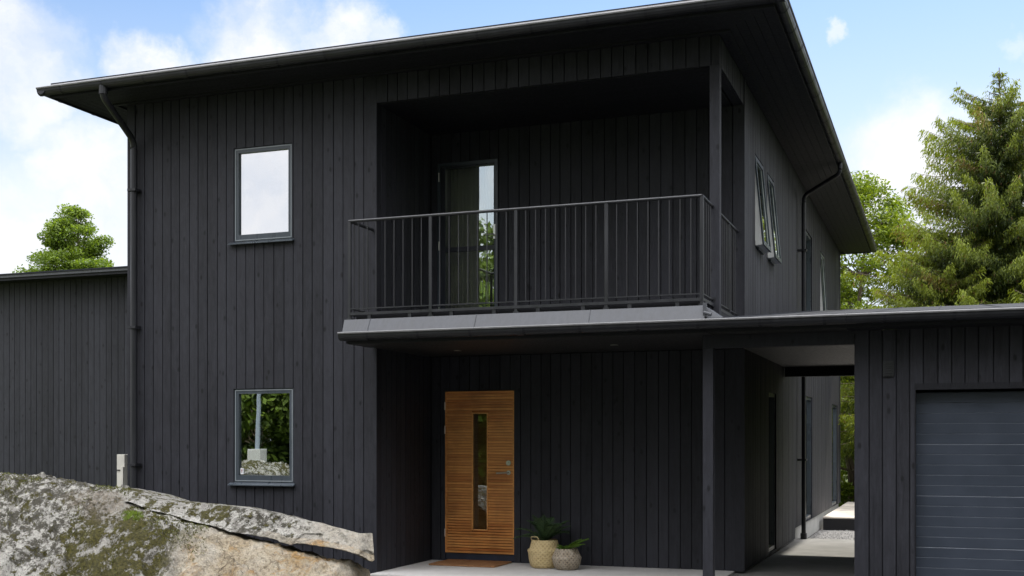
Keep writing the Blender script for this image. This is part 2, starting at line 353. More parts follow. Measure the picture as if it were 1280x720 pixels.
# long right-hand wall
WA=(14.52,15.2,3.89,5.03); WB=(15.57,16.2,3.89,5.03); WC=(19.95,21.05,3.0,5.06); WD=(22.5,23.2,3.89,5.06)
WE=(15.72,16.45,.02,2.16); WF=(19.95,21.1,.17,2.27); WG=(24.9,26.2,.17,2.28)
mb=MB(); cladding(mb,'y',XR,1,YB+.12,18.6,.0,ZS,[WA,WB,WE]); cladding(mb,'y',XR,1,18.602,YE-.102,.16,ZS,[WC,WD,WF,WG]); mb.box(XR-.1,XR+.012,YE-.1,YE,.16,ZS,.3)
mb.box(XR-.1,XR+.012,YB-.0,YB+.115,.0,2.57,.3); mb.box(XR-.1,XR+.012,YB-.0,YB+.115,ZFL,ZS-.001,.3)
mb.build('wall',M['timber'],HOUSE)
mb=MB(); cladding(mb,'y',XL,-1,YF+.1,YE,-.12,ZS); mb.build('wall',M['timber'],HOUSE)
mb=MB(); cladding(mb,'x',YE,1,XL+.13,XR-.13,-.12,ZS); mb.build('wall',M['timber'],HOUSE)
mb=MB(); mb.box(XR-.12,XR-.03,YB+.14,18.6,-.1,-.002); mb.box(XR-.12,XR-.02,18.6,YE-.1,-.14,.158); mb.build('plinth',M['plinth'],HOUSE)
# first floor deck between storeys, loggia ceiling
mb=MB(); mb.box(XI+.002,XR-.002,YF+.0,YB+.1,2.66,ZFL-.002); mb.box(XI+.01,-2.30,11.60,YB-.03,2.845,2.897); mb.build('balcony_floor',M['soffit'],HOUSE)
mb=MB()
x=YF+.03
while x<YB-.03: mb.box(XI+.002,XR-.14,x+.003,min(x+.12,YB-.03),5.382,5.45,random.random()); x+=.12
mb.build('loggia_ceiling',M['soffit'],HOUSE)
# dark core keeps daylight out of the rooms
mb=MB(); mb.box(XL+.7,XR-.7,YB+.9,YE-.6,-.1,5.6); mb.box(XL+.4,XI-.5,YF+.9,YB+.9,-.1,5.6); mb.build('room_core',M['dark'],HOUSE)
# corner post of the loggia
mb=MB(); mb.box(-2.292,-2.189,YF-.004,YF+.1,ZFL-.1,5.389,.8); mb.build('corner_post',M['timber'],HOUSE,bevel=.004)

# main roof: soffit, fascia, hipped sheet
OV=.75; gx0,gx1,gy0,gy1=XL-OV,XR+OV,YF-OV,YE+.42
ix0,ix1,iy0,iy1=gx0+.13,gx1-.13,gy0+.13,gy1-.13
mb=MB()
def ring(mb,o,i,z0,z1,tone=.5):
    (a0,a1,b0,b1)=o; (c0,c1,d0,d1)=i
    mb.box(a0,a1,b0,d0,z0,z1,tone); mb.box(a0,a1,d1,b1,z0,z1,tone+.01); mb.box(a0,c0,d0,d1,z0,z1,tone); mb.box(c1,a1,d0,d1,z0,z1,tone)
for k in range(6):
    w=.103; o=(ix0+k*w+.002,ix1-k*w-.002,iy0+k*w+.002,iy1-k*w*(.29/.62)-.002); i=(ix0+(k+1)*w-.002,ix1-(k+1)*w+.002,iy0+(k+1)*w-.002,iy1-(k+1)*w*(.29/.62)+.002)
    ring(mb,o,i,ZS,ZS+.02,random.random())
mb.build('soffit',M['soffit'],HOUSE)
mb=MB(); ring(mb,(XL-.13,XR+.13,YF-.13,YE+.1),(XL-.09,XR+.09,YF-.09,YE+.06),ZS-.022,ZS-.002,.8); mb.build('soffit_trim',M['soffit'],HOUSE)
mb=MB(); ring(mb,(ix0-.022,ix1+.022,iy0-.022,iy1+.022),(ix0,ix1,iy0,iy1),ZS-.02,ZS+.10); mb.build('fascia_board',M['soffit'],HOUSE)
mb=MB(); e=.06; x0,x1,y0,y1=gx0+e+.1,gx1-e,gy0+e,gy1-e; zr=5.815; hw=(x1-x0)/2; pk=zr+hw*math.tan(R(14)); xm=(x0+x1)/2
top=[(x0,y0,zr+.028),(x1,y0,zr+.028),(x1,y1,zr+.028),(x0,y1,zr+.028),(xm,y0+hw,pk),(xm,y1-hw,pk)]; bot=[(x0,y0,zr),(x1,y0,zr),(x1,y1,zr),(x0,y1,zr)]
i=0; mb.v=top+bot
mb.f=[(0,1,4),(1,2,5,4),(2,3,5),(3,0,4,5),(6,7,1,0),(7,8,2,1),(8,9,3,2),(9,6,0,3),(9,8,7,6)]; mb.t=[.5]*9; mb.mi=[0]*9
mb.build('roof',M['roof'],HOUSE)
mb=MB()
for (a,b) in (((x0+.02,y0-.035),(x1,y0-.035)),):
    mb.hexa([(a[0],a[1],zr-.012),(b[0],b[1],zr-.012),(b[0],b[1]+.03,zr-.012),(a[0],a[1]+.03,zr-.012),(a[0],a[1]+.010,zr+.004),(b[0],b[1]+.010,zr+.004),(b[0],b[1]+.032,zr+.004),(a[0],a[1]+.032,zr+.004)])
mb.build('roof_edging',M['lip'],HOUSE)
# gutters: half round, rolled bead, brackets
GP=[(-.125,.0)]+[(-.0625+.0625*math.cos(math.pi+math.pi*k/8),.0-.07*math.sin(math.pi*k/8)) for k in range(1,8)]+[(0,.0),(.004,.012),(-.008,.014)]
def gutter(mb,a,b,out,brk=.6,seams=True):
    mb.sweep(GP,a,b,out); mb.sweep([(u+(.003 if u>-.06 else -.003),w-.003) for (u,w) in GP],a,b,out)
    a=Vector(a); b=Vector(b); L=(b-a).length; d=(b-a).normalized(); o=Vector(out)
    # bead
    for (c0,c1) in ((0,L),): mb.tube([a+o*.004+Vector((0,0,.008)),b+o*.004+Vector((0,0,.008))],.0125,6,mi=1)
    # straps under the gutter
    s=.35
    while s<L-.1:
        p=a+d*s; mb.sweep([(u*1.06+.004,w*1.10-.002) for (u,w) in GP[:-2]],p-d*.014,p+d*.014,out,mi=2)
        s+=brk
    s=2.1
    while s<L and seams:
        p=a+d*s; mb.sweep([(u*1.08+.006,w*1.12-.002) for (u,w) in GP[:-1]],p-d*.035,p+d*.035,out,mi=0); s+=2.6
    for p in (a,b):   # end caps
        i=len(mb.v); 
        for (u,w) in GP[:-2]: mb.v.append(tuple(p+o*u+Vector((0,0,w))))
        mb.f.append(tuple(range(i,i+len(GP)-2))); mb.t.append(.5); mb.mi.append(0)
GM=[M['gut'],M['lip'],M['soffit']]
zg=5.775
for a,b,o in (((gx0,gy0,zg),(gx1,gy0,zg),(0,-1,0)),((gx1,gy0+.002,zg),(gx1,gy1,zg),(1,0,0)),((gx0,gy0+.002,zg),(gx0,gy1,zg),(-1,0,0)),((gx0,gy1,zg),(gx1,gy1,zg),(0,1,0))):
    mb=MB(); gutter(mb,a,b,o); mb.build('gutter',GM,HOUSE)
# downpipes
def bend(pts,r=.12,n=5):
    out=[Vector(pts[0])]
    for k in range(1,len(pts)-1):
        p=Vector(pts[k]); a=(Vector(pts[k-1])-p); b=(Vector(pts[k+1])-p); q=min(r,a.length*.45,b.length*.45); A=p+a.normalized()*q; B=p+b.normalized()*q
        for j in range(n+1): t=j/n; out.append(A*(1-t)**2+p*2*t*(1-t)+B*t*t)
    out.append(Vector(pts[-1])); return out
mb=MB(); mb.tube(bend([(-9.40,gy0+.06,5.72),(-9.40,gy0+.06,5.60),(-9.44,YF-.075,5.22),(-9.44,YF-.075,-.05)],.1),.041,12); mb.tube([(-9.40,gy0+.06,5.74),(-9.40,gy0+.06,5.63)],.052,12)
for z in (4.6,2.9,1.2): mb.box(-9.5,-9.38,YF-.13,YF-.01,z,z+.03)
mb.build('downpipe',M['gut'],HOUSE,smooth=False)
mb=MB(); mb.tube(bend([(gx1-.06,18.35,5.72),(gx1-.06,18.35,5.55),(-2.10,18.95,5.38),(-2.10,18.95,.0)],.12),.034,12); mb.tube([(-2.10,18.95,.06),(-2.10,18.95,-.03)],.05,12)
for z in (4.5,3.2,1.2): mb.box(-2.19,-2.05,18.9,19.0,z,z+.03)
mb.build('downpipe',M['gut'],HOUSE)

# windows on the front
def window(hole,label,gl,blind=None,sill=True,curtain=False,fr=.06):
    x0,x1,z0,z1=hole; y=YF+.015
    mb=MB(); 
    for (a,b,c,d) in ((x0+.004,x0+fr,z0+.02,z1-.004),(x1-fr,x1-.004,z0+.02,z1-.004)): mb.box(a,b,y,y+.09,c,d)
    mb.box(x0+fr,x1-fr,y,y+.09,z1-fr,z1-.004); mb.box(x0+fr,x1-fr,y,y+.09,z0+.02,z0+.02+fr*1.35)
    # pale outer edge of the sash
    e=.011
    for (a,b,c,d) in ((x0+.014,x0+.014+e,z0+.03,z1-.014),(x1-.014-e,x1-.014,z0+.03,z1-.014),(x0+.027,x1-.027,z0+.03,z0+.03+e),(x0+.027,x1-.027,z1-.014-e,z1-.014)): mb.box(a,b,y-.006,y-.0005,c,d,.5,1)
    f=mb.build('window',[M['winframe'],M['winedge']],HOUSE); f['label']=label
    p=MB(); gz0,gz1=z0+.02+fr*1.35,z1-fr; p.box(x0+fr-.005,x1-fr+.005,y+.03,y+.036,gz0-.005,gz1+.005); p.build('pane',gl,f)
    r=MB()   # dark sheet painted in place of the room's shade
    r.box(x0-.3,x1+.3,YF+.5,YF+.52,z0-.3,z1+.3); r.build('dark_backing',M['dark'],f)
    if blind: q=MB(); q.box(x0-.05,x1+.05,y+.11,y+.115,z0-.05,z1+.05); q.build('blind',blind,f)
    if curtain:
        q=MB(); n=14
        for k in range(n): 
            a=x0+.03+k*.016; yy=y+.12+.02*math.sin(k*1.9); y2=y+.12+.02*math.sin((k+1)*1.9); q.quad((a,yy,z0),(a+.016,y2,z0),(a+.016,y2,z1),(a,yy,z1))
        q.build('curtain',M['curtain'],f)
        q=MB(); q.box(x0+fr+.012,x0+fr+.052,y+.022,y+.0295,gz0+.012,gz0+.085,.5,0); q.box(x0+fr+.022,x0+fr+.042,y+.020,y+.0215,gz0+.055,gz0+.068,.5,1); q.box(x0+fr+.028,x0+fr+.036,y+.020,y+.0215,gz0+.03,gz0+.052,.5,1)
        q.build('sticker',[M['white'],new_mat('sticker_print',(.25,.05,.04),.6)],f)
    if sill:
        q=MB(); a,b=x0-.05,x1+.03
        q.hexa([(a,YF-.055,z0-.022),(b,YF-.055,z0-.022),(b,YF+.015,z0-.01),(a,YF+.015,z0-.01),(a,YF-.055,z0-.012),(b,YF-.055,z0-.012),(b,YF+.015,z0+.018),(a,YF+.015,z0+.018)]); q.build('sill',M['winframe'],f)
    return f
window(UW,'upper window with white blind',M['glass_hi'],M['white'])
window(LW,'lower window mirroring trees and rock',M['glass'],None,True,True)

# front door
y=YB+.02
d=MB(); a0,a1,z0,z1=-5.94,-5.014,.10,2.13; ga,gb,gc,gd=-5.565,-5.375,.40,1.85
z=z0
while z<z1-.01:
    q=min(z+.030,z1); t=random.random()**.8
    for (s,e) in (((a0+.016,ga-.012),(gb+.012,a1-.016)) if (q>gc-.02 and z<gd+.02) else ((a0+.016,a1-.016),)):
        zz=.0048; d.hexa([(s,y-.012,z),(e,y-.012,z),(e,y+.02,z-.002),(s,y+.02,z-.002),(s,y-.020,q-zz),(e,y-.020,q-zz),(e,y+.02,q-zz),(s,y+.02,q-zz)],t)
    z+=.0345
d.box(a0+.01,a1-.01,y+.021,y+.06,z0,z1,.0)
DOOR=d.build('front_door',M['oak'],HOUSE); DOOR['label']='oak front door of thin horizontal slats'
m_=MB(); m_.box(a0,a0+.015,y-.024,y+.05,z0,z1,.7); m_.box(a1-.015,a1,y-.024,y+.05,z0,z1,.7); m_.box(a0+.015,a1-.015,y-.024,y+.05,z1-.014,z1+.001,.7)
for (p,q,r,s) in ((ga-.012,ga,gc-.012,gd+.012),(gb,gb+.012,gc-.012,gd+.012),(ga,gb,gc-.012,gc),(ga,gb,gd,gd+.012)): m_.box(p,q,y-.026,y+.02,r,s,.95)
m_.build('trim',M['oak'],DOOR)
p=MB(); p.box(ga,gb,y+.0,y+.008,gc,gd); p.build('pane',M['glass_door'],DOOR)
h=MB(); hx=-5.085
h.tube([(hx,y-.035,1.235),(hx,y-.018,1.235)],.032,20); h.tube([(hx,y-.05,1.235),(hx,y-.035,1.235)],.014,12); h.build('lock',M['steel'],DOOR); h=MB(); h.tube([(hx,y-.03,1.115),(hx,y-.018,1.115)],.028,20)
h.tube(bend([(hx,y-.02,1.115),(hx,y-.08,1.115),(hx-.14,y-.085,1.108)],.02),.011,10); h.build('handle',M['steel'],DOOR,smooth=False)
for zz in (1.95,1.65,.35):
    h=MB(); h.tube([(a0-.004,y-.028,zz-.05),(a0-.004,y-.028,zz+.05)],.007,8); h.build('hinge',M['steel'],DOOR)
f=MB(); f.box(ED[0]+.001,a0-.004,YB-.006,YB+.09,.0,2.139); f.box(a1+.004,ED[1]-.001,YB-.006,YB+.09,.0,2.139); f.box(a0-.003,a1+.003,y+.01,y+.08,.012,.098); f.build('door_frame',metal_mat('dark_blue_door_frame',(.02,.026,.045),.5),HOUSE)
f=MB(); f.box(ED[0],ED[1],YB+.35,YB+.4,0,2.2); f.build('dark_backing',M['dark'],HOUSE)

# balcony door
y=YB+.01; x0,x1,z0,z1=BD
f=MB(); f.box(x0+.003,x0+.045,y,y+.1,z0,z1-.003); f.box(x1-.045,x1-.003,y,y+.1,z0,z1-.003); f.box(x0+.045,x1-.045,y,y+.1,z1-.048,z1-.003)
BDOOR=f.build('balcony_door',M['winframe'],HOUSE)
s=MB(); u0,u1,w0,w1=x0+.05,x1-.05,z0+.02,z1-.052
s.box(u0,u0+.062,y+.005,y+.06,w0,w1); s.box(u1-.008,u1,y+.005,y+.06,w0,w1); s.box(u0+.062,u1-.008,y+.005,y+.06,w1-.02,w1); s.box(u0+.062,u1-.008,y+.005,y+.06,w0,w0+.09); s.box(u0+.062,u1-.008,y+.005,y+.05,3.90,3.955); s.build('door_leaf',metal_mat('black_blue_sash',(.018,.022,.03),.35),BDOOR)
p=MB(); p.box(u0+.06,u1-.005,y+.032,y+.038,w0+.08,w1-.01); p.build('pane',glass('balcony_door_glass',.40,(.9,.95,.93),(.96,.97,.95)),BDOOR)
c=MB(); n=44
for k in range(n):
    a=u0+.07+k*.013; c.quad((a,y+.16+.03*math.sin(k*1.3)+.01*math.sin(k*3.1),w0),(a+.013,y+.16+.03*math.sin((k+1)*1.3)+.01*math.sin((k+1)*3.1),w0),(a+.013,y+.16+.03*math.sin((k+1)*1.3)+.01*math.sin((k+1)*3.1),w1),(a,y+.16+.03*math.sin(k*1.3)+.01*math.sin(k*3.1),w1))
c.build('curtain',new_mat('sheer_curtain',(.60,.62,.42),.9,.1),BDOOR)
h=MB(); h.box(-5.292,-5.262,y-.012,y+.0,4.03,4.21); h.tube(bend([(-5.277,y,4.08),(-5.277,y-.055,4.08),(-5.39,y-.06,4.072)],.02),.010,10); h.build('handle',M['steel'],BDOOR)
for zz in (3.15,3.98,4.85):
    h=MB(); h.tube([(x0+.03,y-.014,zz-.055),(x0+.03,y-.014,zz+.055)],.009,8); h.build('hinge',M['steel'],BDOOR)
f=MB(); f.box(x0-.2,x1+.2,YB+.42,YB+.44,2.8,5.2); f.build('dark_backing',M['dark'],BDOOR)

# windows in the long side wall; some sashes stand open at the bottom
def side_window(hole,label,tilt=0,white=False,glm=None):
    y0,y1,z0,z1=hole; X=XR-.02; fr=.05
    mb=MB()
    mb.box(X-.09,X,y0+.004,y0+fr,z0+.01,z1-.004); mb.box(X-.09,X,y1-fr,y1-.004,z0+.01,z1-.004); mb.box(X-.09,X,y0+fr,y1-fr,z1-fr,z1-.004); mb.box(X-.09,X,y0+fr,y1-fr,z0+.01,z0+.01+fr)
    f=mb.build('window',M['winframe'],HOUSE); f['label']=label
    l_=MB(); l_.box(X-.5,X-.48,y0-.25,y1+.25,z0-.25,z1+.25); l_.build('dark_backing',M['dark'],f)
    s=MB(); p=MB(); b0,b1=y0+.012,y1-.012; c0,c1=z0+.015,z1-.02; w=.055
    ang=R(tilt)
    def T(x,yy,zz):   # rotate about the top edge, bottom swings out (+X)
        dz=zz-c1; return (X+.004+x*math.cos(ang)-dz*math.sin(ang),yy,c1+dz*math.cos(ang)+x*math.sin(ang))
    def tb(m_,xa,xb,ya,yb,za,zb,mi=0): m_.hexa([T(xa,ya,za),T(xb,ya,za),T(xb,yb,za),T(xa,yb,za),T(xa,ya,zb),T(xb,ya,zb),T(xb,yb,zb),T(xa,yb,zb)],.5,mi)
    if tilt:
        for (ya,yb,za,zb) in ((b0,b0+w,c0,c1),(b1-w,b1,c0,c1),(b0+w,b1-w,c1-w,c1),(b0+w,b1-w,c0,c0+w)):
            tb(s,.0,.018,ya,yb,za,zb,0); tb(s,-.085,-.0005,ya+.004,yb-.004,za+.004,zb-.004,1)
        s.build('sash',[M['winframe'],M['whiteframe']],f)
        tb(p,-.012,-.006,b0+w-.005,b1-w+.005,c0+w-.005,c1-w+.005); p.build('pane',M['glass'],f)
        g=MB()     # white jamb linings and stays seen through the open gap
        g.box(X+.0005,X+.012,b0+.0,b0+.02,z0+.02,z1-.5); g.build('jamb_lining',M['whiteframe'],f)
        g=MB(); q=T(-.04,b0+.03,c0+.02); g.bar((X,b0+.03,z0+.10),q,.012,.02); q=T(-.04,b1-.03,c0+.02); g.bar((X,b1-.03,z0+.10),q,.012,.02); g.box(X,X+.05,b0+.1,b1-.1,z0-.015,z0+.008); g.build('stay',M['winframe'],f)
    else:
        p.box(X-.04,X-.034,y0+fr-.004,y1-fr+.004,z0+.01+fr-.004,z1-fr+.004); p.build('pane',glm or M['glass'],f)
        if white:
            g=MB(); g.box(X-.3,X-.29,y0,y1,z0,z0+.9); g.build('blind',M['white'],f)
    return f
side_window(WA,'side window standing ajar, nearest the balcony',5.5)
side_window(WB,'second side window standing ajar',5.5)
side_window(WC,'tall upper side window behind the downpipe')
side_window(WD,'far side window standing ajar',3.5)
side_window(WE,'glazed side door in the covered passage')
side_window(WF,'tall lower side window beyond the passage',0,True)
side_window(WG,'tall lower side window beside the deck')

# balcony: fascia flashing, railing
rx0,rx1,ry=-6.172,-2.262,11.54
mb=MB(); mb.hexa([(rx0-.03,11.425,2.70),(rx1+.05,11.425,2.70),(rx1+.05,11.45,2.70),(rx0-.03,11.45,2.70),(rx0-.045,11.50,2.84),(rx1+.02,11.50,2.84),(rx1+.02,11.53,2.84),(rx0-.045,11.53,2.84)],.5)
x=-5.9
while x<-2.4: mb.hexa([(x,11.418,2.702),(x+.006,11.418,2.702),(x+.006,11.43,2.702),(x,11.43,2.702),(x,11.494,2.842),(x+.006,11.494,2.842),(x+.006,11.51,2.842),(x,11.51,2.842)],.5); x+=random.choice((1.25,1.6))
mb.hexa([(rx1+.03,11.47,2.70),(rx1+.20,11.47,2.71),(rx1+.16,13.3,2.74),(rx1+.03,13.3,2.74),(rx1+.022,11.53,2.84),(rx1+.03,11.53,2.84),(rx1+.03,13.3,2.84),(rx1+.022,13.3,2.84)],.5)
mb.build('balcony_flashing',M['flash'],HOUSE)
mb=MB(); mb.box(rx0-.02,rx1+.02,11.535,YF-.03,2.70,2.82); mb.build('balcony_edge',M['soffit'],HOUSE)
mb=MB(); mb.box(rx1+.03,rx1+.065,11.44,11.475,2.72,2.86); mb.tube([(rx1+.045,11.41,2.76),(rx1+.12,11.40,2.735)],.018,8); mb.build('drain_outlet',M['flash'],HOUSE)
RAIL=MB()
RAIL.tube([(rx0-.012,ry,3.93),(rx1+.0,ry,3.93)],.0165,10); RAIL.tube([(rx0,ry,3.93),(rx0,YF-.01,3.93)],.0165,10); RAIL.tube([(rx1,ry,3.93),(rx1,YB-.01,3.93)],.0165,10)
RAIL=RAIL.build('railing',M['rail'],HOUSE)
b=MB(); 
for zz,w,hh in ((2.962,.02,.012),(2.905,.035,.03)):
    b.bar((rx0,ry,zz),(rx1,ry,zz),w,hh); b.bar((rx0,ry+.02,zz+.001),(rx0,YF-.01,zz+.001),w,hh); b.bar((rx1,ry+.02,zz+.001),(rx1,YB-.01,zz+.001),w,hh)
b.build('bottom_rail',M['rail'],RAIL)
def rpost(x,yy):
    b=MB(); b.box(x-.017,x+.017,yy-.012,yy+.012,2.84,3.922); b.box(x-.03,x+.03,yy-.014,yy+.014,2.83,2.86); b.build('post',M['rail'],RAIL)
for k in range(5): rpost(rx0+(rx1-rx0)*k/4,ry)
rpost(rx1,YF+.95)
def bal(x,yy):
    b=MB(); b.tube([(x,yy,2.95),(x,yy,3.92)],.0055,6); b.build('baluster',M['rail'],RAIL)
for k in range(4):
    for j in range(1,9): bal(rx0+(rx1-rx0)*(k+j/9)/4,ry)
for j in range(1,5): bal(rx0,ry+.55*j/5)
for j in range(1,18):
    if j!=5: bal(rx1,ry+2.08*j/18)
for k in range(8):
    x=rx0+(rx1-rx0)*(k+.5)/8
    b=MB(); b.box(x-.02,x+.02,ry-.012,ry+.012,2.83,2.89); b.build('foot',M['rail'],RAIL)

# ------------------------------------------------------------------ entrance canopy and covered passage
CP=thing('carport','low black canopy and covered passage joining the house to the garage','carport',(-2.2,11.8,-.03))
LY,LZ=11.36,2.685
SL=math.tan(R(6.45))
mb=MB()   # roof sheet rising to the rear
def roofsheet(mb,x0,x1,y0,y1,th=.03):
    z0,z1=LZ+.012+(y0-LY)*SL,LZ+.012+(y1-LY)*SL
    mb.hexa([(x0,y0,z0-th),(x1,y0,z0-th),(x1,y1,z1-th),(x0,y1,z1-th),(x0,y0,z0),(x1,y0,z0),(x1,y1,z1),(x0,y1,z1)])
    x=x0+.25
    while x<x1-.05: mb.hexa([(x,y0+.02,z0-.002),(x+.02,y0+.02,z0-.002),(x+.02,y1,z1-.002),(x,y1,z1-.002),(x+.004,y0+.12,z0+.018),(x+.016,y0+.12,z0+.018),(x+.016,y1,z1+.012),(x+.004,y1,z1+.012)]); x+=.55
roofsheet(mb,XR+.03,GX0-.05,LY+.05,18.9); mb.build('roof',M['roof'],CP)
mb=MB(); gutter(mb,(-6.22,LY,LZ-.012),(GX0-.05,LY,LZ-.012),(0,-1,0)); mb.build('gutter',GM,CP)
mb=MB(); mb.box(-6.19,GX0-.052,LY+.128,LY+.15,2.575,2.685); mb.box(-6.19,-6.168,LY+.15,YF-.03,2.575,2.685); mb.build('fascia_board',M['soffit'],CP)
mb=MB(); yy=LY+.152
while yy<YB-.14:
    q=min(yy+.12,YB-.035); mb.box((-6.166 if q<YF-.03 else XI+.004),XR-.002,yy+.002,q-.002,2.57,2.60,random.random()); yy+=.12
yy=LY+.152
while yy<17.2: q=min(yy+.12,17.2); mb.box(XR+.016,GX0-.055,yy+.002,q-.002,2.57,2.60,random.random()); yy+=.12
mb.build('soffit',timber_mat('passage_ceiling_boards',(.012,.012,.013),(.024,.023,.023),.45,.5,False),CP)
mb=MB(); mb.box(-2.303,GX0+.0,11.795,11.90,2.44,2.568,.4); mb.build('beam',M['timber'],CP)
mb=MB(); mb.box(XR+.016,GX0-.002,17.21,17.33,2.435,3.2,.4); mb.build('beam',M['soffit'],CP)
mb=MB(); mb.box(-2.303,-2.197,11.79,11.90,-.03,2.439,.8); mb.build('post',M['timber'],CP,bevel=.004)
for (sx,sy) in ((-5.375,12.71),(-3.44,12.58)):
    mb=MB(); mb.lathe([(.028,.0),(.045,-.004),(.045,.004),(.028,.0)],(sx,sy,2.567),24); mb.lathe([(.0,.012),(.028,.006)],(sx,sy,2.561),20); mb.build('spotlight',M['steel'],CP)

# ------------------------------------------------------------------ garage
GA=thing('garage','low black timber garage with blue grey ribbed door','garage',(GX0,GY,-.03))
GD=(-.279,2.35,-.12,2.05)
mb=MB(); cladding(mb,'x',GY,-1,GX0+.002,GX1,-.1,2.57,[GD],.126); mb.build('wall',M['timber'],GA)
mb=MB(); cladding(mb,'y',GX0,-1,GY+.13,18.8,-.1,2.56,(),.13); mb.build('wall',M['timber'],GA)
mb=MB(); cladding(mb,'x',18.8,1,GX0+.13,GX1,-.1,3.3); mb.box(GX1,GX1+.1,GY,18.8,-.1,2.9); mb.build('wall',M['timber'],GA)
mb=MB(); roofsheet(mb,GX0-.048,GX1+.4,LY+.05,18.9); mb.build('roof',M['roof'],GA)
mb=MB(); gutter(mb,(GX0-.048,LY,LZ-.012),(GX1+.4,LY,LZ-.012),(0,-1,0)); mb.build('gutter',GM,GA)
mb=MB(); mb.box(GX0-.05,GX1+.4,LY+.128,LY+.15,2.575,2.685); mb.build('fascia_board',M['soffit'],GA)
mb=MB(); yy=LY+.152
while yy<GY-.01: mb.box(GX0-.05,GX1+.4,yy+.002,min(yy+.12,GY-.004)-.002,2.57,2.60,random.random()); yy+=.12
mb.build('soffit',M['soffit'],GA)
mb=MB(); mb.box(GX0-.002,GX0+.0,GY,GY+.13,-.1,2.439)
# door
mb=MB(); zz=-.10; yd=GY+.13; k=0
while zz<1.96:
    q=min(zz+.0985,1.98); g=.006 if k%5 else .009
    mb.hexa([(GD[0]+.012,yd-.004,zz),(GD[1]-.012,yd-.004,zz),(GD[1]-.012,yd+.03,zz),(GD[0]+.012,yd+.03,zz),(GD[0]+.012,yd-.006,q-g),(GD[1]-.012,yd-.006,q-g),(GD[1]-.012,yd+.03,q-g),(GD[0]+.012,yd+.03,q-g)],.5,0)
    mb.hexa([(GD[0]+.012,yd-.006,q-g+.0003),(GD[1]-.012,yd-.006,q-g+.0003),(GD[1]-.012,yd+.03,q-g+.0003),(GD[0]+.012,yd+.03,q-g+.0003),(GD[0]+.012,yd+.002,q-.0005),(GD[1]-.012,yd+.002,q-.0005),(GD[1]-.012,yd+.03,q-.0005),(GD[0]+.012,yd+.03,q-.0005)],.5,1)
    zz+=.0985; k+=1
mb.build('garage_door',[M['gdoor'],M['gdoor_line']],GA)
mb=MB(); mb.box(GD[0]-.0,GD[0]+.010,GY-.006,GY+.2,-.1,2.05); mb.box(GD[1]-.010,GD[1],GY-.006,GY+.2,-.1,2.05); mb.box(GD[0]+.01,GD[1]-.01,GY-.006,GY+.2,1.99,2.05); mb.build('door_frame',M['soffit'],GA)
mb=MB(); mb.box(GD[0],GD[1],GY+.25,GY+.3,-.1,2.1); mb.build('dark_backing',M['dark'],GA)
mb=MB(); mb.box(-.565,-.465,GY-.02,GY-.004,2.12,2.27)
for k in range(6): mb.box(-.558,-.472,GY-.028,GY-.021,2.13+k*.023,2.142+k*.023)
mb.build('vent',M['rail'],GA)

# ------------------------------------------------------------------ annex at the left
AX=thing('annex','lower black timber wing standing back at the left of the house','house wing',(-13,16.8,0))
mb=MB(); cladding(mb,'x',16.8,-1,-22,XL-.02,-.1,4.38,(),.125); mb.build('wall',M['timber'],AX)
mb=MB(); mb.box(-22,-21.9,16.95,24,-.1,4.38); mb.box(-22,XL-.03,24,24.1,-.1,4.38); mb.build('wall',M['timber'],AX)
mb=MB(); yy=16.46
while yy<16.78: mb.box(-22.3,XL-.02,yy,yy+.10,4.37,4.39,random.random()); yy+=.104
mb.build('soffit',M['soffit'],AX)
mb=MB(); mb.box(-22.3,XL-.02,16.43,16.455,4.36,4.45); mb.build('fascia_board',M['soffit'],AX)
mb=MB(); mb.box(-22.3,XL-.02,16.405,16.428,4.408,4.452); mb.build('roof_edging',M['flash'],AX)
mb=MB(); mb.hexa([(-22.3,16.39,4.455),(XL-.02,16.39,4.455),(XL-.02,24.3,4.6),(-22.3,24.3,4.6),(-22.3,16.39,4.478),(XL-.02,16.39,4.478),(XL-.02,24.3,4.63),(-22.3,24.3,4.63)]); mb.build('roof',M['roof'],AX)

# ------------------------------------------------------------------ ground and paving
mb=MB(); mb.quad((-400,-400,-.16),(400,-400,-.16),(400,400,-.16),(-400,400,-.16)); struct(mb.build('ground',M['grassland'],origin=(0,0,-.16)))
mb=MB(); mb.quad((-9,-9,-.15),(12,-9,-.15),(12,YF-.2,-.15),(-9,YF-.2,-.15)); struct(mb.build('driveway',M['drive'],origin=(0,0,-.15)))
mb=MB(); mb.box(XI-.0,-2.29,11.93,YB+.02,-.14,.0); struct(mb.build('porch_slab',M['slab'],origin=(-4,12,0),bevel=.006))
mb=MB(); mb.box(-2.285,GX0+.02,11.5,19.05,-.14,-.03); struct(mb.build('passage_floor',M['floor'],origin=(-1.5,15,0)))
mb=MB(); mb.quad((-2.2,19.0,-.14),(8,19.0,-.14),(8,24,-.14),(-2.2,24,-.14)); struct(mb.build('gravel_bed',M['gravel'],origin=(0,20,-.14)))
mb=MB()
for k in range(1500):
    x=random.uniform(-2.15,.2); yv=random.uniform(19.1,22.4); s=random.uniform(.01,.024); c=Vector((x,yv,-.135)); i=len(mb.v)
    pts=[Vector((math.cos(t)*s*random.uniform(.7,1.2),math.sin(t)*s*random.uniform(.7,1.2),0)) for t in (0,1.3,2.5,3.8,5.1)]; mb.v+=[tuple(c+p) for p in pts]; mb.v.append(tuple(c+Vector((0,0,s*.9))))
    for j in range(5): mb.f.append((i+j,i+(j+1)%5,i+5)); mb.t.append(random.random()); mb.mi.append(0)
o=mb.build('gravel',timber_mat('gravel_stones',(.14,.135,.13),(.42,.41,.39),.9,.2,False),origin=(-1,20.7,-.14)); o['kind']='stuff'; o['label']='loose grey crushed gravel between passage and deck'
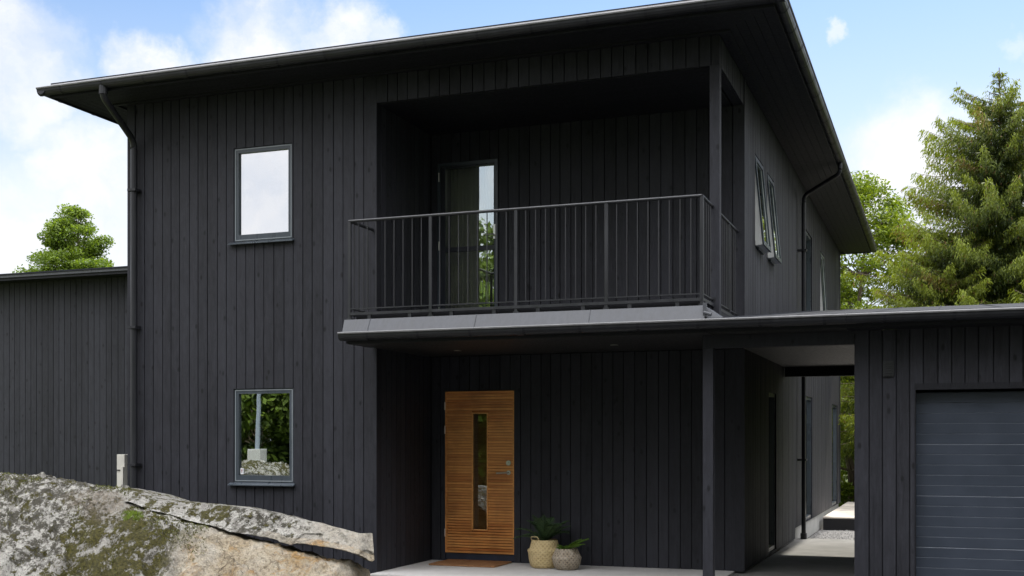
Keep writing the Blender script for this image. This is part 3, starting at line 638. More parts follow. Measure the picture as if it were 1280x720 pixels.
# terrace deck
DK=thing('terrace_deck','pale timber terrace seen through the covered passage','deck',(0,22.5,-.14))
mb=MB(); yy=22.5
while yy<28.4: mb.box(-2.15,4,yy,yy+.138,.075,.1,random.random()); yy+=.143
mb.build('deck_boards',M['deck'],DK)
mb=MB(); mb.box(-2.14,4,22.51,22.54,-.14,.074); mb.box(-2.14,-2.1,22.54,28.4,-.14,.074); mb.build('skirt',M['deckedge'],DK)

# ------------------------------------------------------------------ rock outcrop
def interp(x,pts):
    if x<=pts[0][0]: return pts[0][1]
    for (a,b),(c,d) in zip(pts,pts[1:]):
        if x<=c: t=(x-a)/(c-a); t=t*t*(3-2*t)*.35+t*.65; return b+(d-b)*t
    return pts[-1][1]
CREST=[(-18,1.12),(-13,1.18),(-9.98,1.139),(-9.09,1.077),(-8.24,.983),(-7.82,.885),(-7.32,.862),(-6.83,.829),(-6.36,.757),(-5.9,.694),(-5.536,.639),(-5.288,.59)]
CRACK=[(-8.35,.96),(-8.03,.86),(-7.57,.751),(-7.19,.655),(-6.63,.562),(-6.37,.52),(-6.08,.456),(-5.73,.385),(-5.5,.34),(-5.42,.24),(-5.37,.12),(-5.3,-.1),(-5.1,-.3)]
def sst(a,b,x): t=max(0,min(1,(x-a)/(b-a))); return t*t*(3-2*t)
def nz(x,y,z,s): return noise.noise(Vector((x*s,y*s,z*s)))
def facet(x,y,z,s,amp):
    p=Vector((x*s,y*s,z*s)); dd,pp=noise.voronoi(p); q=pp[0]; c=noise.cell_vector(q*7.3)-Vector((.5,.5,.5)); return ((p-q).dot(c)*1.4+(c.x+c.y)*.35)*amp
def rock_h(x,y):
    top=interp(x,CREST)
    if x>-8.35: 
        low=interp(x,CRACK)-.035*sst(-7.2,-6.6,x); top=top+(low-top)*sst(-8.35,-7.9,x)
    yc=10.35
    if x>-8.35: yc=10.35-.25*sst(-8.35,-7.5,x)
    wide=sst(-9.6,-12.5,x)             # further left the outcrop is a broad shelf
    if y>yc: h=top-.55*sst(yc,yc+1.6,y)*(1-.5*wide)-.02*(y-yc)
    else:
        dy=yc-y; fall=.22*dy+.80*sst(.0,1.25,dy)+.4*sst(2.4,5.0,dy)
        h=top-fall*(1-wide)-wide*.045*dy*(.4)
    e=min(1,abs(y-yc)*2.5+.15); h+=.07*nz(x,y,0,1.3)*e+.06*nz(x,y,3,3.1)*e
    rg=abs(nz(x,y,5,6)); h+=.045*(rg-.2)*e+.022*nz(x,y,7,14)+.012*nz(x,y,8,31)+facet(x,y,h,2.6,.13)*e+facet(x,y,h,8.5,.04)*e
    # rounded ledges on the face
    lg=nz(x*.6,y,9,2.2); h+=.05*math.copysign(abs(lg)**.6,lg)*sst(.1,.6,abs(y-yc))
    h-=1.8*sst(3.9,3.25,y)+1.6*sst(11.25,11.75,y)+1.5*sst(-17,-18.6,x)
    return h
nx,ny=620,420; X0,X1,Y0,Y1=-19,-5.12,3.2,11.75
# finer columns on the right where the camera looks
us=np.linspace(0,1,nx); xs=X0+(X1-X0)*(1-(1-us)**1.9); vs=np.linspace(0,1,ny); ys=Y0+(Y1-Y0)*(1-(1-vs)**1.25)
verts=[];fresh=[];mossy=[];litter=[];crust=[]
for j in range(ny):
    for i in range(nx):
        x,yv=float(xs[i]),float(ys[j]); h=rock_h(x,yv); verts.append((x,yv,max(h,-.3)))
        fv=sst(-7.35,-6.75,x+.35*nz(x,yv,2,2.5)-.5*(yv<9.6)*(9.6-yv)*.35); fresh.append(fv*.98)
        mo=1.15*max(0,1-((x+7.75)/.95)**2)*sst(10.15,9.85,yv)*sst(9.0,9.3,yv)+.45*sst(-9.6,-9.0,x)*sst(10.25,10.4,yv)*sst(10.9,10.5,yv)+.3*sst(-9.3,-9.6,x)*sst(9.95,10.05,yv)+.62*sst(-10.0,-11.5,x); mossy.append(min(1,mo))
        crust.append(min(1,max(0,1-((x+9.1)/1.1)**2)*sst(9.35,9.65,yv)+.6*sst(-9,-11,x)+.7*max(0,1-((x+7.35)/.45)**2)*sst(9.5,9.7,yv)))
        litter.append(min(.85,1.0*max(0,1-((x+8.25+ (yv-10)*.3)/.55)**2-((yv-10.1)/.2)**2-.5*nz(x,yv,31,5))))
faces=[(j*nx+i,j*nx+i+1,(j+1)*nx+i+1,(j+1)*nx+i) for j in range(ny-1) for i in range(nx-1) if not(max(verts[j*nx+i][2],verts[(j+1)*nx+i+1][2])<=-.29)]
ORG=(-8.5,10.2,-.15)
def rock_mesh(name,verts,faces,fr,mo,li,cr,parent=None):
    me=bpy.data.meshes.new(name); me.from_pydata([(v[0]-ORG[0],v[1]-ORG[1],v[2]-ORG[2]) for v in verts],[],faces)
    for nm,dat in (('fresh',fr),('mossy',mo),('litter',li),('crust',cr)):
        a=me.attributes.new(nm,'FLOAT','POINT'); a.data.foreach_set('value',dat)
    me.materials.append(M['rock']); me.polygons.foreach_set('use_smooth',[True]*len(me.polygons)); me.update()
    o=bpy.data.objects.new(name,me); COL.objects.link(o)
    if parent: o.parent=parent
    return o
ROCK=thing('rock_outcrop','big lichen and moss covered granite outcrop with a cracked ledge before the house','rock',ORG)
rock_mesh('boulder',verts,faces,fresh,mossy,litter,crust,ROCK)
# the split-off ledge lying on top, its tip overhanging at the right
LB=[(-8.45,.90),(-8.03,.872),(-7.57,.765),(-7.19,.675),(-6.63,.585),(-6.37,.54),(-6.08,.482),(-5.91,.493),(-5.56,.449),(-5.35,.402),(-5.195,.335),(-5.15,.36)]
n1,n2=260,64; V=[];F=[];fr=[];mo=[];li=[];cr=[]
for i in range(n1):
    x=-8.45+(3.285)*i/(n1-1); zt=interp(x,CREST); zb=interp(x,LB); zb=min(zb,zt-.02); th=zt-zb
    tp=sst(-8.45,-7.9,x); endc=sst(-5.165,-5.20,x)
    ybk=11.35-.15*sst(-6,-5.2,x); yf=10.11+.06*nz(x,0,1,2.0)+.18*(1-tp)+.12*sst(-5.36,-5.17,x)*t
    for j in range(n2):
        t=j/(n2)
        # ring: front bottom -> bulging front -> crest -> back -> underneath
        if t<.45: s=t/.45; yv=yf+.20*s; z=zb+th*s
        elif t<.75: s=(t-.45)/.3; yv=yf+.20+(ybk-yf-.20)*s; z=zt-.01*s-(.55*th+.1)*s**2
        else: s=(t-.75)/.25; yv=ybk+(yf+.02-ybk)*s; zz=zt-.02-(.55*th+.1); z=zz+(zb-zz)*s-.03*math.sin(math.pi*s)
        ed=1.-.85*math.exp(-((t-.47)/.10)**2)
        yv+=(facet(x,yv,z*1.5,3.2,.03)+facet(x,yv,z,11,.012))*ed+.006*nz(x,yv,z,22); z+=(.015*nz(x,yv,z,4)+facet(x,yv,z,6,.008)+.004*nz(x,yv,z,19))*ed
        x_=x-(yv-10.17)*.62*sst(-6.6,-5.3,x)
        V.append((x_,yv,z)); fr.append(.45*sst(-6.3,-5.5,x)+(.6 if t<.12 else 0)*sst(-6.6,-6.2,x)); mo.append(.55*sst(-6.6,-7.1,x)*sst(0.06,.16,t)); li.append(0.); cr.append(.75*max(0,1-((x+6.5)/.55)**2))
for i in range(n1-1):
    for j in range(n2): F.append((i*n2+j,(i+1)*n2+j,(i+1)*n2+(j+1)%n2,i*n2+(j+1)%n2))
F.append(tuple(j for j in range(n2))); F.append(tuple((n1-1)*n2+n2-1-j for j in range(n2)))
o=rock_mesh('ledge',V,F,fr,mo,li,cr,ROCK); o['label']='split granite ledge overhanging at the right tip'

# moss cushions and grass on the rock
def blades(name,cx,cy,rx,ry,n,hmin,hmax,w,mat,lean=.5,zf=rock_h):
    m_=MB()
    for k in range(n):
        a=random.random()*6.283; r=math.sqrt(random.random()); x=cx+rx*r*math.cos(a); yv=cy+ry*r*math.sin(a); z=zf(x,yv)-.005; hh=random.uniform(hmin,hmax)*(1-.5*r)
        b=random.random()*6.283; dx,dy=math.cos(b)*w/2,math.sin(b)*w/2; lx,ly=random.gauss(0,lean)*hh,random.gauss(0,lean)*hh
        i=len(m_.v); m_.v+=[(x-dx,yv-dy,z),(x+dx,yv+dy,z),(x+lx*.5+dx*.6,yv+ly*.5+dy*.6,z+hh*.65),(x+lx*.5-dx*.6,yv+ly*.5-dy*.6,z+hh*.65),(x+lx,yv+ly,z+hh)]
        t=random.random(); m_.f+=[(i,i+1,i+2,i+3),(i+3,i+2,i+4)]; m_.t+=[t,t]; m_.mi+=[0,0]
    return m_.build(name,mat,origin=(cx,cy,zf(cx,cy)))
o=blades('grass_tuft',-7.86,9.99,.13,.06,420,.03,.075,.004,M['grass']); tag(o,'small bright green grass tuft growing on the mossy rock','grass')
m_=MB()
for k in range(26000):
    x=random.uniform(-10.6,-6.6); yv=random.uniform(7.6,10.5)
    dens=nz(x,yv,21,2.6)+.35*nz(x,yv,23,8)+.35*max(0,1-((x+7.9)/1.2)**2)
    if dens<.16: continue
    z=rock_h(x,yv); 
    if z<.05: continue
    hh=random.uniform(.008,.024); b=random.random()*6.283; w=.008; dx,dy=math.cos(b)*w,math.sin(b)*w; t=random.random(); i=len(m_.v)
    m_.v+=[(x-dx,yv-dy,z-.004),(x+dx,yv+dy,z-.004),(x+random.gauss(0,.012),yv+random.gauss(0,.012),z+hh)]; m_.f.append((i,i+1,i+2)); m_.t.append(t); m_.mi.append(0)
o=m_.build('moss',M['moss'],origin=(-8.5,9.5,.5)); o['kind']='stuff'; o['label']='olive green moss growing in cushions over the granite'

# stump post behind the rock
ST=thing('marker_post','short pale weathered post with a step in it behind the rock','post',(-10.0,12.55,0))
mb=MB(); mb.box(-10.075,-9.955,12.5,12.58,.2,1.335); mb.hexa([(-10.04,12.47,.3),(-9.955,12.47,.3),(-9.955,12.499,.3),(-10.04,12.499,.3),(-9.985,12.47,1.18),(-9.955,12.47,1.18),(-9.955,12.499,1.18),(-9.985,12.499,1.18)]); mb.build('shaft',M['stump'],ST,bevel=.004)
mb=MB(); mb.box(-10.07,-10.02,12.49,12.499,1.125,1.137); mb.build('slot',M['dark'],ST)

# ------------------------------------------------------------------ doormat, baskets, plants
mb=MB(); k=0
x=-5.88
while x<-5.03: mb.hexa([(x,13.0+.0,.004),(x+.028,13.0,.004),(x+.028,13.60,.004),(x,13.60,.004),(x+.003,13.0,.022),(x+.025,13.0,.022),(x+.025,13.60,.022),(x+.003,13.60,.022)],random.random()); x+=.033
mb.box(-5.88,-5.03,13.02,13.04,.001,.0035); mb.box(-5.88,-5.03,13.55,13.57,.001,.0035)
tag(mb.build('doormat',M['mat'],origin=(-5.45,13.3,0)),'brown slatted doormat lying on the pale slab before the oak door','doormat')
def frond(m_,base,ang,L,rise,droop,wl,n=22,tone=(0,1),thick=.004):
    pts=[]; 
    for k in range(n+1):
        s=k/n; r=L*(s-.15*s*s)*math.cos(rise*(1-.2*s)); z=L*(math.sin(rise)*s-droop*s*s)
        pts.append(Vector(base)+Vector((math.cos(ang)*r,math.sin(ang)*r,z)))
    m_.tube(pts,[thick*(1-.7*k/n) for k in range(n+1)],4,.2,False)
    for k in range(2,n):
        d=(pts[k+1]-pts[k-1]).normalized(); sd=d.cross(Vector((0,0,1))).normalized(); up=sd.cross(d); l_=wl*math.sin(math.pi*min(1,(k/n)**.75*.97+.06))
        for sg in (-1,1):
            tip=pts[k]+sd*sg*l_*.8+d*l_*.55+up*l_*random.uniform(-.05,.3); w=d*.0045; mid=(pts[k]+tip)/2+up*.01
            i=len(m_.v); m_.v+=[tuple(pts[k]-w),tuple(pts[k]+w),tuple(mid+w*1.2),tuple(mid-w*1.2),tuple(tip)]; t=random.uniform(*tone); m_.f+=[(i,i+1,i+2,i+3),(i+3,i+2,i+4)]; m_.t+=[t,t]; m_.mi+=[0,0]
c=(-4.48,13.25,0); BK=thing('basket_planter','larger straw coloured belly basket holding a dark palm beside the door','basket',c)
mb=MB(); mb.lathe([(.0,.004),(.15,.004),(.172,.03),(.188,.10),(.196,.175),(.205,.205),(.198,.222),(.180,.228),(.172,.26),(.158,.315),(.152,.335),(.145,.333),(.15,.3),(.16,.25),(.12,.24)],c,48); mb.build('basket_body',M['basket'],BK,smooth=True)
mb=MB(); mb.lathe([(.0,.30),(.148,.295)],c,24); mb.build('soil',M['soil'],BK)
mb=MB(); mb.tube(bend([(c[0]-.13,c[1]-.09,.32),(c[0]-.14,c[1]-.10,.37),(c[0]-.03,c[1]-.16,.375),(c[0]-.02,c[1]-.15,.32)],.03),.006,6); mb.build('handle',M['basket'],BK)
mb=MB()
for k in range(19):
    a=k*2.399+.2; ri=R(random.choice((28,45,58,70))); frond(mb,(c[0],c[1],.30),a,random.uniform(.42,.58),ri,random.uniform(.2,.5),.11,30)
PL=tag(mb.build('potted_palm',M['cycad'],origin=(c[0],c[1],.3)),'dark green feathery palm growing in the larger straw basket','plant')
c=(-4.17,13.14,0); BK2=thing('basket_planter','smaller grey brown patterned belly basket at the right of the pair','basket',c)
mb=MB(); mb.lathe([(.0,.004),(.115,.004),(.14,.02),(.160,.07),(.172,.125),(.176,.142),(.168,.155),(.152,.19),(.130,.245),(.122,.25),(.128,.22),(.09,.2)],c,48); mb.build('basket_body',M['basket2'],BK2,smooth=True)
mb=MB(); mb.lathe([(.0,.225),(.125,.22)],c,24); mb.build('soil',M['soil'],BK2)
mb=MB()
for k in range(9):
    a=R(random.uniform(-38,30)); frond(mb,(c[0]+random.uniform(-.05,.05),c[1]+random.uniform(-.04,.04),.22),a,random.uniform(.28,.40),R(random.uniform(22,42)),random.uniform(.1,.3),.05,26,(.4,1))
for k in range(7):
    a=R(random.uniform(100,260)); frond(mb,(c[0],c[1],.22),a,random.uniform(.12,.2),R(random.uniform(20,50)),random.uniform(.2,.4),.04,18,(.2,.9))
tag(mb.build('potted_fern',M['fern'],origin=(c[0],c[1],.2)),'fresh green fern leaning right out of the smaller basket','plant')

# ------------------------------------------------------------------ trees
def leafcloud_mesh(name,C,N,size,aspect,mat,parent,tone,dry=None,curl=True):
    """C centres (n,3), N normals (n,3), long axis along a random tangent"""
    n=len(C); rv=rng.normal(size=(n,3)); T=np.cross(N,rv); T/=np.linalg.norm(T,axis=1)[:,None]+1e-9; B=np.cross(N,T)
    s=size*rng.uniform(.6,1.3,size=n)[:,None]; a=T*s; b=B*s*aspect
    V=np.empty((n,4,3)); V[:,0]=C-a; V[:,1]=C+b*.9; V[:,2]=C+a; V[:,3]=C-b*.9
    off=np.array(base_of(parent)); V=V.reshape(-1,3)-off
    me=bpy.data.meshes.new(name); me.vertices.add(n*4); me.vertices.foreach_set('co',V.ravel())
    me.loops.add(n*4); me.loops.foreach_set('vertex_index',np.arange(n*4)); me.polygons.add(n); me.polygons.foreach_set('loop_start',np.arange(0,n*4,4)); me.polygons.foreach_set('loop_total',np.full(n,4))
    me.update(); me.validate()
    at=me.attributes.new('tone','FLOAT','FACE'); at.data.foreach_set('value',np.clip(tone,0,1).astype(np.float32))
    if dry is not None: at=me.attributes.new('dry','FLOAT','FACE'); at.data.foreach_set('value',np.clip(dry,0,1).astype(np.float32))
    me.materials.append(mat); o=bpy.data.objects.new(name,me); COL.objects.link(o); o.parent=parent; return o
def unit(n): v=rng.normal(size=(n,3)); return v/np.linalg.norm(v,axis=1)[:,None]
def broadleaf(label,base,H,r,zlo,mat,nclump=70,per=260,leaf=.05,clump=.38,shape='oval',cat='tree',name='leafy_tree',group=None,trunk_r=.13):
    t=thing(name,label,cat,base,group); bx,by,bz=base; mb=MB()
    top=Vector((bx,by,bz+H*.93)); tp=[Vector((bx+.12*math.sin(k*1.1),by+.1*math.cos(k*1.7),bz+H*.93*k/8)) for k in range(9)]; mb.tube(tp,[trunk_r*(1-.88*k/8) for k in range(9)],8)
    C=[];N=[];T=[]
    for k in range(nclump):
        for _ in range(50):
            h=random.random()
            if shape=='oval': rad=r*math.sqrt(max(0,1-(2*h-1)**2))**.8*(1.0 if h<.6 else 1.)
            elif shape=='cone': rad=r*(1-h)**.7*(.75+.25*math.sin(h*19))+.1
            else: rad=r
            if random.random()<(rad/r)+.08: break
        a=random.random()*6.283; q=rad*random.uniform(.35,1.0)**.6; cz=bz+zlo+(H-zlo)*h
        cc=Vector((bx+q*math.cos(a),by+q*math.sin(a),cz)); 
        # limb
        st=tp[min(8,max(1,int(8*max(.05,(cz-bz-.25*q)/(H*.93)))))]; md=(st+cc)/2+Vector((0,0,-.08)); mb.tube([st,md,cc],[.02,.012,.004],5)
        s=clump*random.uniform(.6,1.35); p=rng.normal(size=(per,3)); p/=np.linalg.norm(p,axis=1)[:,None]; p*=(rng.random(per)**.45)[:,None]*np.array([s,s,s*.62]); 
        C.append(np.array(cc)+p); nn=unit(per)*.8+np.array([0,0,.6])+p*.8; N.append(nn/np.linalg.norm(nn,axis=1)[:,None]); tt=random.random(); T.append(np.clip(.25+.5*tt+rng.normal(0,.2,per),0,1))
    mb.build('trunk',M['bark'],t)
    leafcloud_mesh('crown',np.concatenate(C),np.concatenate(N),leaf,.62,mat,t,np.concatenate(T)); return t
def spruce(label,base,H,r,mat,name='spruce_tree',zlo=1.0,dens=1.,needle=.07,dryp=.15,leader=.12,power=.75,whorls=None,droop=1.,group=None):
    t=thing(name,label,'tree',base,group); bx,by,bz=base; mb=MB()
    mb.tube([(bx+.03*math.sin(k),by,bz+H*k/10) for k in range(11)],[.17*(1-.95*k/10) for k in range(11)],8)
    C=[];T=[];D=[];Nn=[]
    z=zlo
    while z<H-.12:
        h=(z-zlo)/(H-zlo); L=r*(1-h)**power+.10
        if h>1-leader: L=.05+.30*(1-h)/leader
        nb=max(4,int(7*min(1,.45+(1-h)))); a0=random.random()*6.283
        for b in range(nb):
            a=a0+6.283*b/nb+random.gauss(0,.22); l=L*random.uniform(.68,1.15); rise=random.uniform(-.02,.22)+.25*h; ns=max(4,int(l/.085)); pts=[]
            for k in range(ns+1):
                s=k/ns; x=l*s; zz=l*(rise*s-.42*droop*s*s*(1-h*.7)+.20*s**4); pts.append(Vector((bx+math.cos(a)*x,by+math.sin(a)*x,bz+z+zz)))
            pp_=pts[::max(1,ns//4)]; mb.tube(pp_,[.018*(1-.85*q/(len(pp_)-1))+.002 for q in range(len(pp_))],4,cap=False)
            bt=random.random(); dryb=random.random()<dryp; sd=Vector((-math.sin(a),math.cos(a),0))
            for k in range(1,ns+1):
                s=k/ns; wd=.30*l*(1-s)*.55+.07; m=int(dens*(22+44*wd*3)*(.22 if h>1-leader else 1)); 
                # side sprays that hang
                off=rng.uniform(-1,1,size=m); hang=rng.random(m)**1.5*(.12+.34*min(1,l/2.2)*(1-.35*s))*(.4+.6*np.abs(off))*droop
                if h>1-leader*1.5: hang*=.25
                P=np.array(pts[k])[None,:]+np.array(sd)[None,:]*(off*wd)[:,None]+rng.normal(0,.018,size=(m,3))+np.array([math.cos(a),math.sin(a),0])[None,:]*(rng.uniform(-.045,.06,m)+.25*np.abs(off)*wd)[:,None]; P[:,2]-=hang
                C.append(P); T.append(np.clip(-.02+.40*bt+.65*s*s+.1*s-hang*.8+rng.normal(0,.18,m),0,1)); D.append(np.full(m,1. if dryb and s>.55 else 0.)*rng.random(m)*(hang>.03)+(rng.random(m)<.02*dryp/.15))  # yellow tips; shade inside the crown is put into the tone
                dirv=rng.normal(0,.45,size=(m,3))+np.array([0,0,-1.0]); dirv[:,:2]+=np.array([math.cos(a),math.sin(a)])*.5; Nn.append(dirv/np.linalg.norm(dirv,axis=1)[:,None])
        z+=random.uniform(.16,.26)*(.75 if h>.6 else 1.)
    mb.build('trunk',M['bark'],t)
    C=np.concatenate(C);A=np.concatenate(Nn);n=len(C); rv=rng.normal(size=(n,3)); B=np.cross(A,rv); B/=np.linalg.norm(B,axis=1)[:,None]+1e-9
    s=needle*rng.uniform(.6,1.4,size=n)[:,None]; V=np.empty((n,4,3)); V[:,0]=C-A*s*.2; V[:,1]=C+A*s*.5+B*s*.15; V[:,2]=C+A*s*1.2; V[:,3]=C+A*s*.5-B*s*.15
    V=V.reshape(-1,3)-np.array(base); me=bpy.data.meshes.new('crown'); me.vertices.add(n*4); me.vertices.foreach_set('co',V.ravel()); me.loops.add(n*4); me.loops.foreach_set('vertex_index',np.arange(n*4)); me.polygons.add(n); me.polygons.foreach_set('loop_start',np.arange(0,n*4,4)); me.polygons.foreach_set('loop_total',np.full(n,4)); me.update(); me.validate()
    for nm,dat in (('tone',np.concatenate(T)),('dry',np.concatenate(D))):
        at=me.attributes.new(nm,'FLOAT','FACE'); at.data.foreach_set('value',np.clip(dat,0,1).astype(np.float32))
    me.materials.append(mat); o=bpy.data.objects.new('crown',me); COL.objects.link(o); o.parent=t; return t
G0=-.16
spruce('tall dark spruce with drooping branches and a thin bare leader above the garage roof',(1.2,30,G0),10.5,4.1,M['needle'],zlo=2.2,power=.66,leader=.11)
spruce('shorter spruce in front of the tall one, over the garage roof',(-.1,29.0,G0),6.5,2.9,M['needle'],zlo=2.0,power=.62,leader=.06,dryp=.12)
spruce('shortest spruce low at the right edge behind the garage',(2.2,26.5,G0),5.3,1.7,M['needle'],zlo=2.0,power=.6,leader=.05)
broadleaf('slender bright green birch beside the far end of the eaves',(-2.35,36,G0),9.3,1.95,.9,M['leaf_bright'],210,340,.055,.58,name='birch_tree')
broadleaf('thick leafy shrub at the end of the terrace seen through the passage',(-2.3,30.5,G0),4.0,1.9,.05,M['leaf_bright'],70,300,.055,.42,shape='oval',name='shrub',cat='shrub')
broadleaf('dark leafy bush behind the shrub beyond the terrace',(-.9,34,G0),4.6,2.2,.05,M['leaf_dark'],70,260,.07,.5,name='shrub',cat='shrub')
broadleaf('rounded green pine crown rising above the low wing at the left',(-24.1,28,G0),8.6,1.95,5.5,M['leaf_oak'],190,230,.042,.30,shape='cone',name='pine_tree',trunk_r=.2)
# trees and a pole behind the camera, mirrored in the window panes
for i,(x,y_,H,r) in enumerate(((-14.6,-6.5,6.4,3.0),(-19,-5.5,6.6,3.2),(-23.5,-8.5,7.4,3.4),(-16.8,-14,9.6,3.4),(-11.2,-12.5,9.9,3.2),(-6.6,-10.5,6.2,2.8),(-17.2,-8.8,7.2,3.0))):
    broadleaf(('dense dark tree across the drive mirrored in the lower window','dense dark tree left of the lamp pole mirrored in the lower window','far left dark tree across the drive','tall dark tree mirrored in the balcony door','tall dark tree across the drive, right of the others','low dark tree across the drive mirrored in the front door','dark tree in the second row across the drive, behind the lamp pole')[i],(x,y_,G0),H,r,.3,M['leaf_dark'] if i%2 else M['leaf_oak'],95,230,.13,.85,name='leafy_tree',group='trees across the drive')
for i,(x,y_,H,r) in enumerate(((-3.2,-9.5,12,3.6),(1.8,-6.8,12.5,3.6),(6.8,-4.6,15.5,4.0),(11.8,-2.2,15.5,4.2),(15.5,3,12,3.6),(11.5,15.5,12,3.6),(11.5,24,12,3.4))):  # unseen trees added to block sky light on garage, porch and side wall
    broadleaf(('unseen tall tree added to block sky light, across the drive nearest the pole','unseen tall tree added to block sky light, straight behind the camera','tallest unseen tree, added opposite the garage to block its sky light','unseen tall tree added to block sky light at the right across the drive','unseen tall tree added to block sky light at the right end of the drive','unseen tall tree added beyond the garage to block light from the right','unseen tall tree added right of the terrace to block light from the right')[i],(x,y_,G0),H,r,.6,M['leaf_dark'],95,200,.17,1.0,name='leafy_tree',group='trees across the drive')
PO=thing('lamp_pole','slender pale grey lamp pole on a concrete block standing on the rock','pole',(-12.82,4.2,.95))
mb=MB(); mb.tube([(-12.82,4.2,1.2),(-12.7,4.2,4.9)],[.04,.03],10); mb.build('shaft',new_mat('pale_pole_paint',(.24,.28,.33),.5),PO)
mb=MB(); mb.box(-12.96,-12.68,4.08,4.32,.9,1.35); mb.build('base_block',M['plinth'],PO,bevel=.01)
mb=MB(); mb.tube(bend([(-12.7,4.2,4.9),(-12.7,4.2,5.1),(-12.3,4.2,5.15)],.1),.02,8); mb.box(-12.35,-11.95,4.14,4.26,5.12,5.18); mb.build('lamp_head',new_mat('lamp_head_paint',(.3,.32,.34),.5),PO)

# ------------------------------------------------------------------ sky, sun, camera
SEL,SAZ=R(52),R(8)      # elevation; azimuth from +Y towards +X
w=bpy.data.worlds.new('World'); scene.world=w; w.use_nodes=True; n,l=w.node_tree.nodes,w.node_tree.links; n.clear()
out=n.new('ShaderNodeOutputWorld'); bg=n.new('ShaderNodeBackground'); bg.inputs['Strength'].default_value=.1
sky=n.new('ShaderNodeTexSky'); sky.sky_type='NISHITA'; sky.sun_disc=False; sky.sun_elevation=SEL; sky.sun_rotation=SAZ; sky.air_density=1.; sky.dust_density=.6; sky.ozone_density=1.6
tc=n.new('ShaderNodeTexCoord'); d0=tc.outputs['Generated']
nrm=n.new('ShaderNodeVectorMath'); nrm.operation='NORMALIZE'; l.new(d0,nrm.inputs[0]); D=nrm.outputs[0]
# wobble the direction so cloud edges billow
nt1=n.new('ShaderNodeTexNoise'); nt1.inputs['Scale'].default_value=7; nt1.inputs['Detail'].default_value=8; nt1.inputs['Roughness'].default_value=.62; l.new(D,nt1.inputs['Vector'])
sub=n.new('ShaderNodeVectorMath'); sub.operation='SUBTRACT'; l.new(nt1.outputs['Color'],sub.inputs[0]); sub.inputs[1].default_value=(.5,.5,.5)
scl=n.new('ShaderNodeVectorMath'); scl.operation='SCALE'; scl.inputs['Scale'].default_value=.16; l.new(sub.outputs[0],scl.inputs[0])
addv=n.new('ShaderNodeVectorMath'); l.new(D,addv.inputs[0]); l.new(scl.outputs[0],addv.inputs[1]); W=addv.outputs[0]
def dirpix(u,v):
    th=R(20.27); a,b,c=(u-640)/1468,1.,(553-v)/1468; X=a*math.cos(th)-b*math.sin(th); Y=a*math.sin(th)+b*math.cos(th); q=Vector((X,Y,c)).normalized(); return q
acc=None
for (u,v,r,s) in ((8,50,66,.85),(45,112,48,.8),(325,45,72,1.),(425,32,52,.85),(490,30,26,.6),(180,88,40,.95),(262,78,34,.8),(110,215,62,.9),(20,262,40,.4),(1135,215,70,1.),(1200,260,80,1.),(1085,250,60,1.),(1032,45,13,.6),(1250,30,16,.35),(100,330,120,.8),(1250,300,150,.8)):
    c=dirpix(u,v); rr=r/1468
    ds=n.new('ShaderNodeVectorMath'); ds.operation='DISTANCE'; l.new(W,ds.inputs[0]); ds.inputs[1].default_value=c
    mr=n.new('ShaderNodeMapRange'); mr.interpolation_type='SMOOTHSTEP'; mr.inputs[1].default_value=rr*1.5; mr.inputs[2].default_value=rr*.45; mr.inputs[3].default_value=0; mr.inputs[4].default_value=s; l.new(ds.outputs['Value'],mr.inputs[0])
    acc=mr.outputs[0] if acc is None else mth(n,l,'MAXIMUM',acc,mr.outputs[0])
wisp=noisef(n,l,W,16,8,.7,.3,.55); acc=mth(n,l,'MULTIPLY',acc,mth(n,l,'MULTIPLY_ADD',wisp,.35,.65))
# broken cloud over the rest of the sky (behind and above)
sepz=n.new('ShaderNodeSeparateXYZ'); l.new(D,sepz.inputs[0])
fw=dirpix(640,200); dt=n.new('ShaderNodeVectorMath'); dt.operation='DOT_PRODUCT'; l.new(D,dt.inputs[0]); dt.inputs[1].default_value=fw
away=n.new('ShaderNodeMapRange'); away.inputs[1].default_value=.86; away.inputs[2].default_value=.6; l.new(dt.outputs['Value'],away.inputs[0])
gen=n.new('ShaderNodeTexNoise'); gen.inputs['Scale'].default_value=2.2; gen.inputs['Detail'].default_value=8; gen.inputs['Roughness'].default_value=.6; l.new(W,gen.inputs['Vector'])
gm=n.new('ShaderNodeMapRange'); gm.inputs[1].default_value=.30; gm.inputs[2].default_value=.44; l.new(gen.outputs['Fac'],gm.inputs[0])
acc=mth(n,l,'MAXIMUM',acc,mth(n,l,'MULTIPLY',gm.outputs[0],away.outputs[0]))
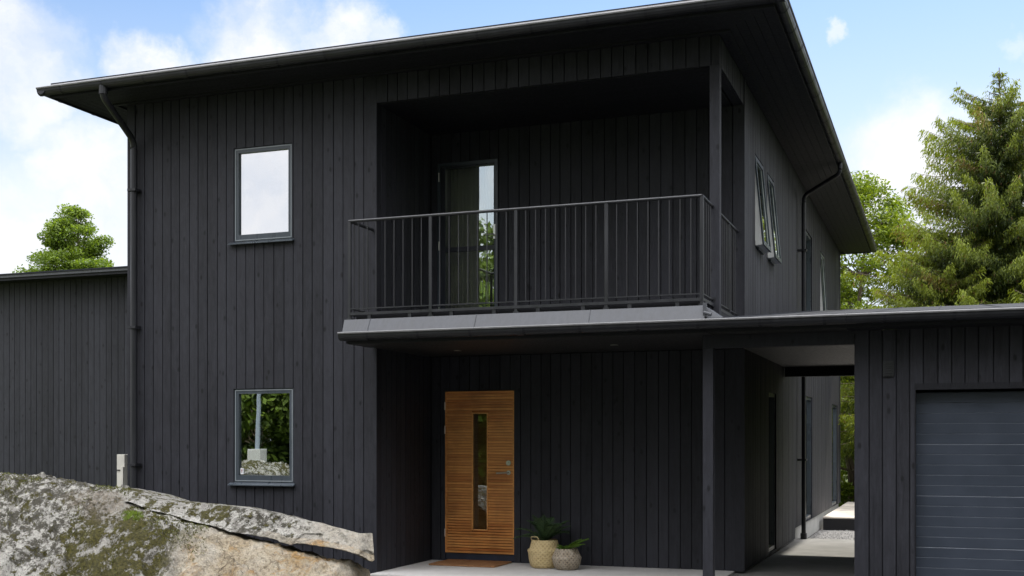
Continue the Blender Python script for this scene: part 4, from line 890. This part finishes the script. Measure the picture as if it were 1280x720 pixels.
# pale haze towards the horizon
hz=n.new('ShaderNodeMapRange'); hz.interpolation_type='SMOOTHSTEP'; hz.inputs[1].default_value=.40; hz.inputs[2].default_value=.12; l.new(sepz.outputs[2],hz.inputs[0])
cloudc=mixc(n,l,noisef(n,l,W,11,7,.62,.3,.7),(4.7,4.9,5.4),(6.4,6.2,6.1))
hi=n.new('ShaderNodeMapRange'); hi.inputs[1].default_value=.40; hi.inputs[2].default_value=.85; hi.inputs[3].default_value=1.; hi.inputs[4].default_value=5.2; l.new(sepz.outputs[2],hi.inputs[0])
vs_=n.new('ShaderNodeVectorMath'); vs_.operation='SCALE'; l.new(cloudc,vs_.inputs[0]); l.new(hi.outputs[0],vs_.inputs['Scale']); cloudc=vs_.outputs[0]
hs=n.new('ShaderNodeHueSaturation'); hs.inputs['Saturation'].default_value=1.0; hs.inputs['Value'].default_value=1.; l.new(mixc(n,l,1.,sky.outputs[0],(.66,.76,.84),'MULTIPLY'),hs.inputs['Color'])
c1=mixc(n,l,mth(n,l,'MULTIPLY',hz.outputs[0],.8),hs.outputs[0],(5.0,5.3,5.7))
c2=mixc(n,l,acc,c1,cloudc)
l.new(c2,bg.inputs['Color']); l.new(bg.outputs[0],out.inputs[0])

sd=bpy.data.lights.new('sun','SUN'); sd.energy=2.6; sd.angle=R(1.2); sd.color=(1.,.95,.86)
so=bpy.data.objects.new('sun',sd); COL.objects.link(so)
sv=Vector((math.sin(SAZ)*math.cos(SEL),math.cos(SAZ)*math.cos(SEL),math.sin(SEL))); so.rotation_euler=sv.to_track_quat('Z','Y').to_euler(); so.location=(0,0,30)
cam=bpy.data.cameras.new('camera'); co=bpy.data.objects.new('camera',cam); COL.objects.link(co); co.location=(0,0,1.49); co.rotation_euler=(R(90),0,R(20.27))
cam.sensor_width=36; cam.lens=1468/1280*36; cam.shift_y=193/1280; cam.clip_end=2000; cam.clip_start=.1
scene.camera=co
scene.view_settings.view_transform='Standard'; scene.view_settings.look='None'; scene.view_settings.gamma=1; scene.view_settings.exposure=.95
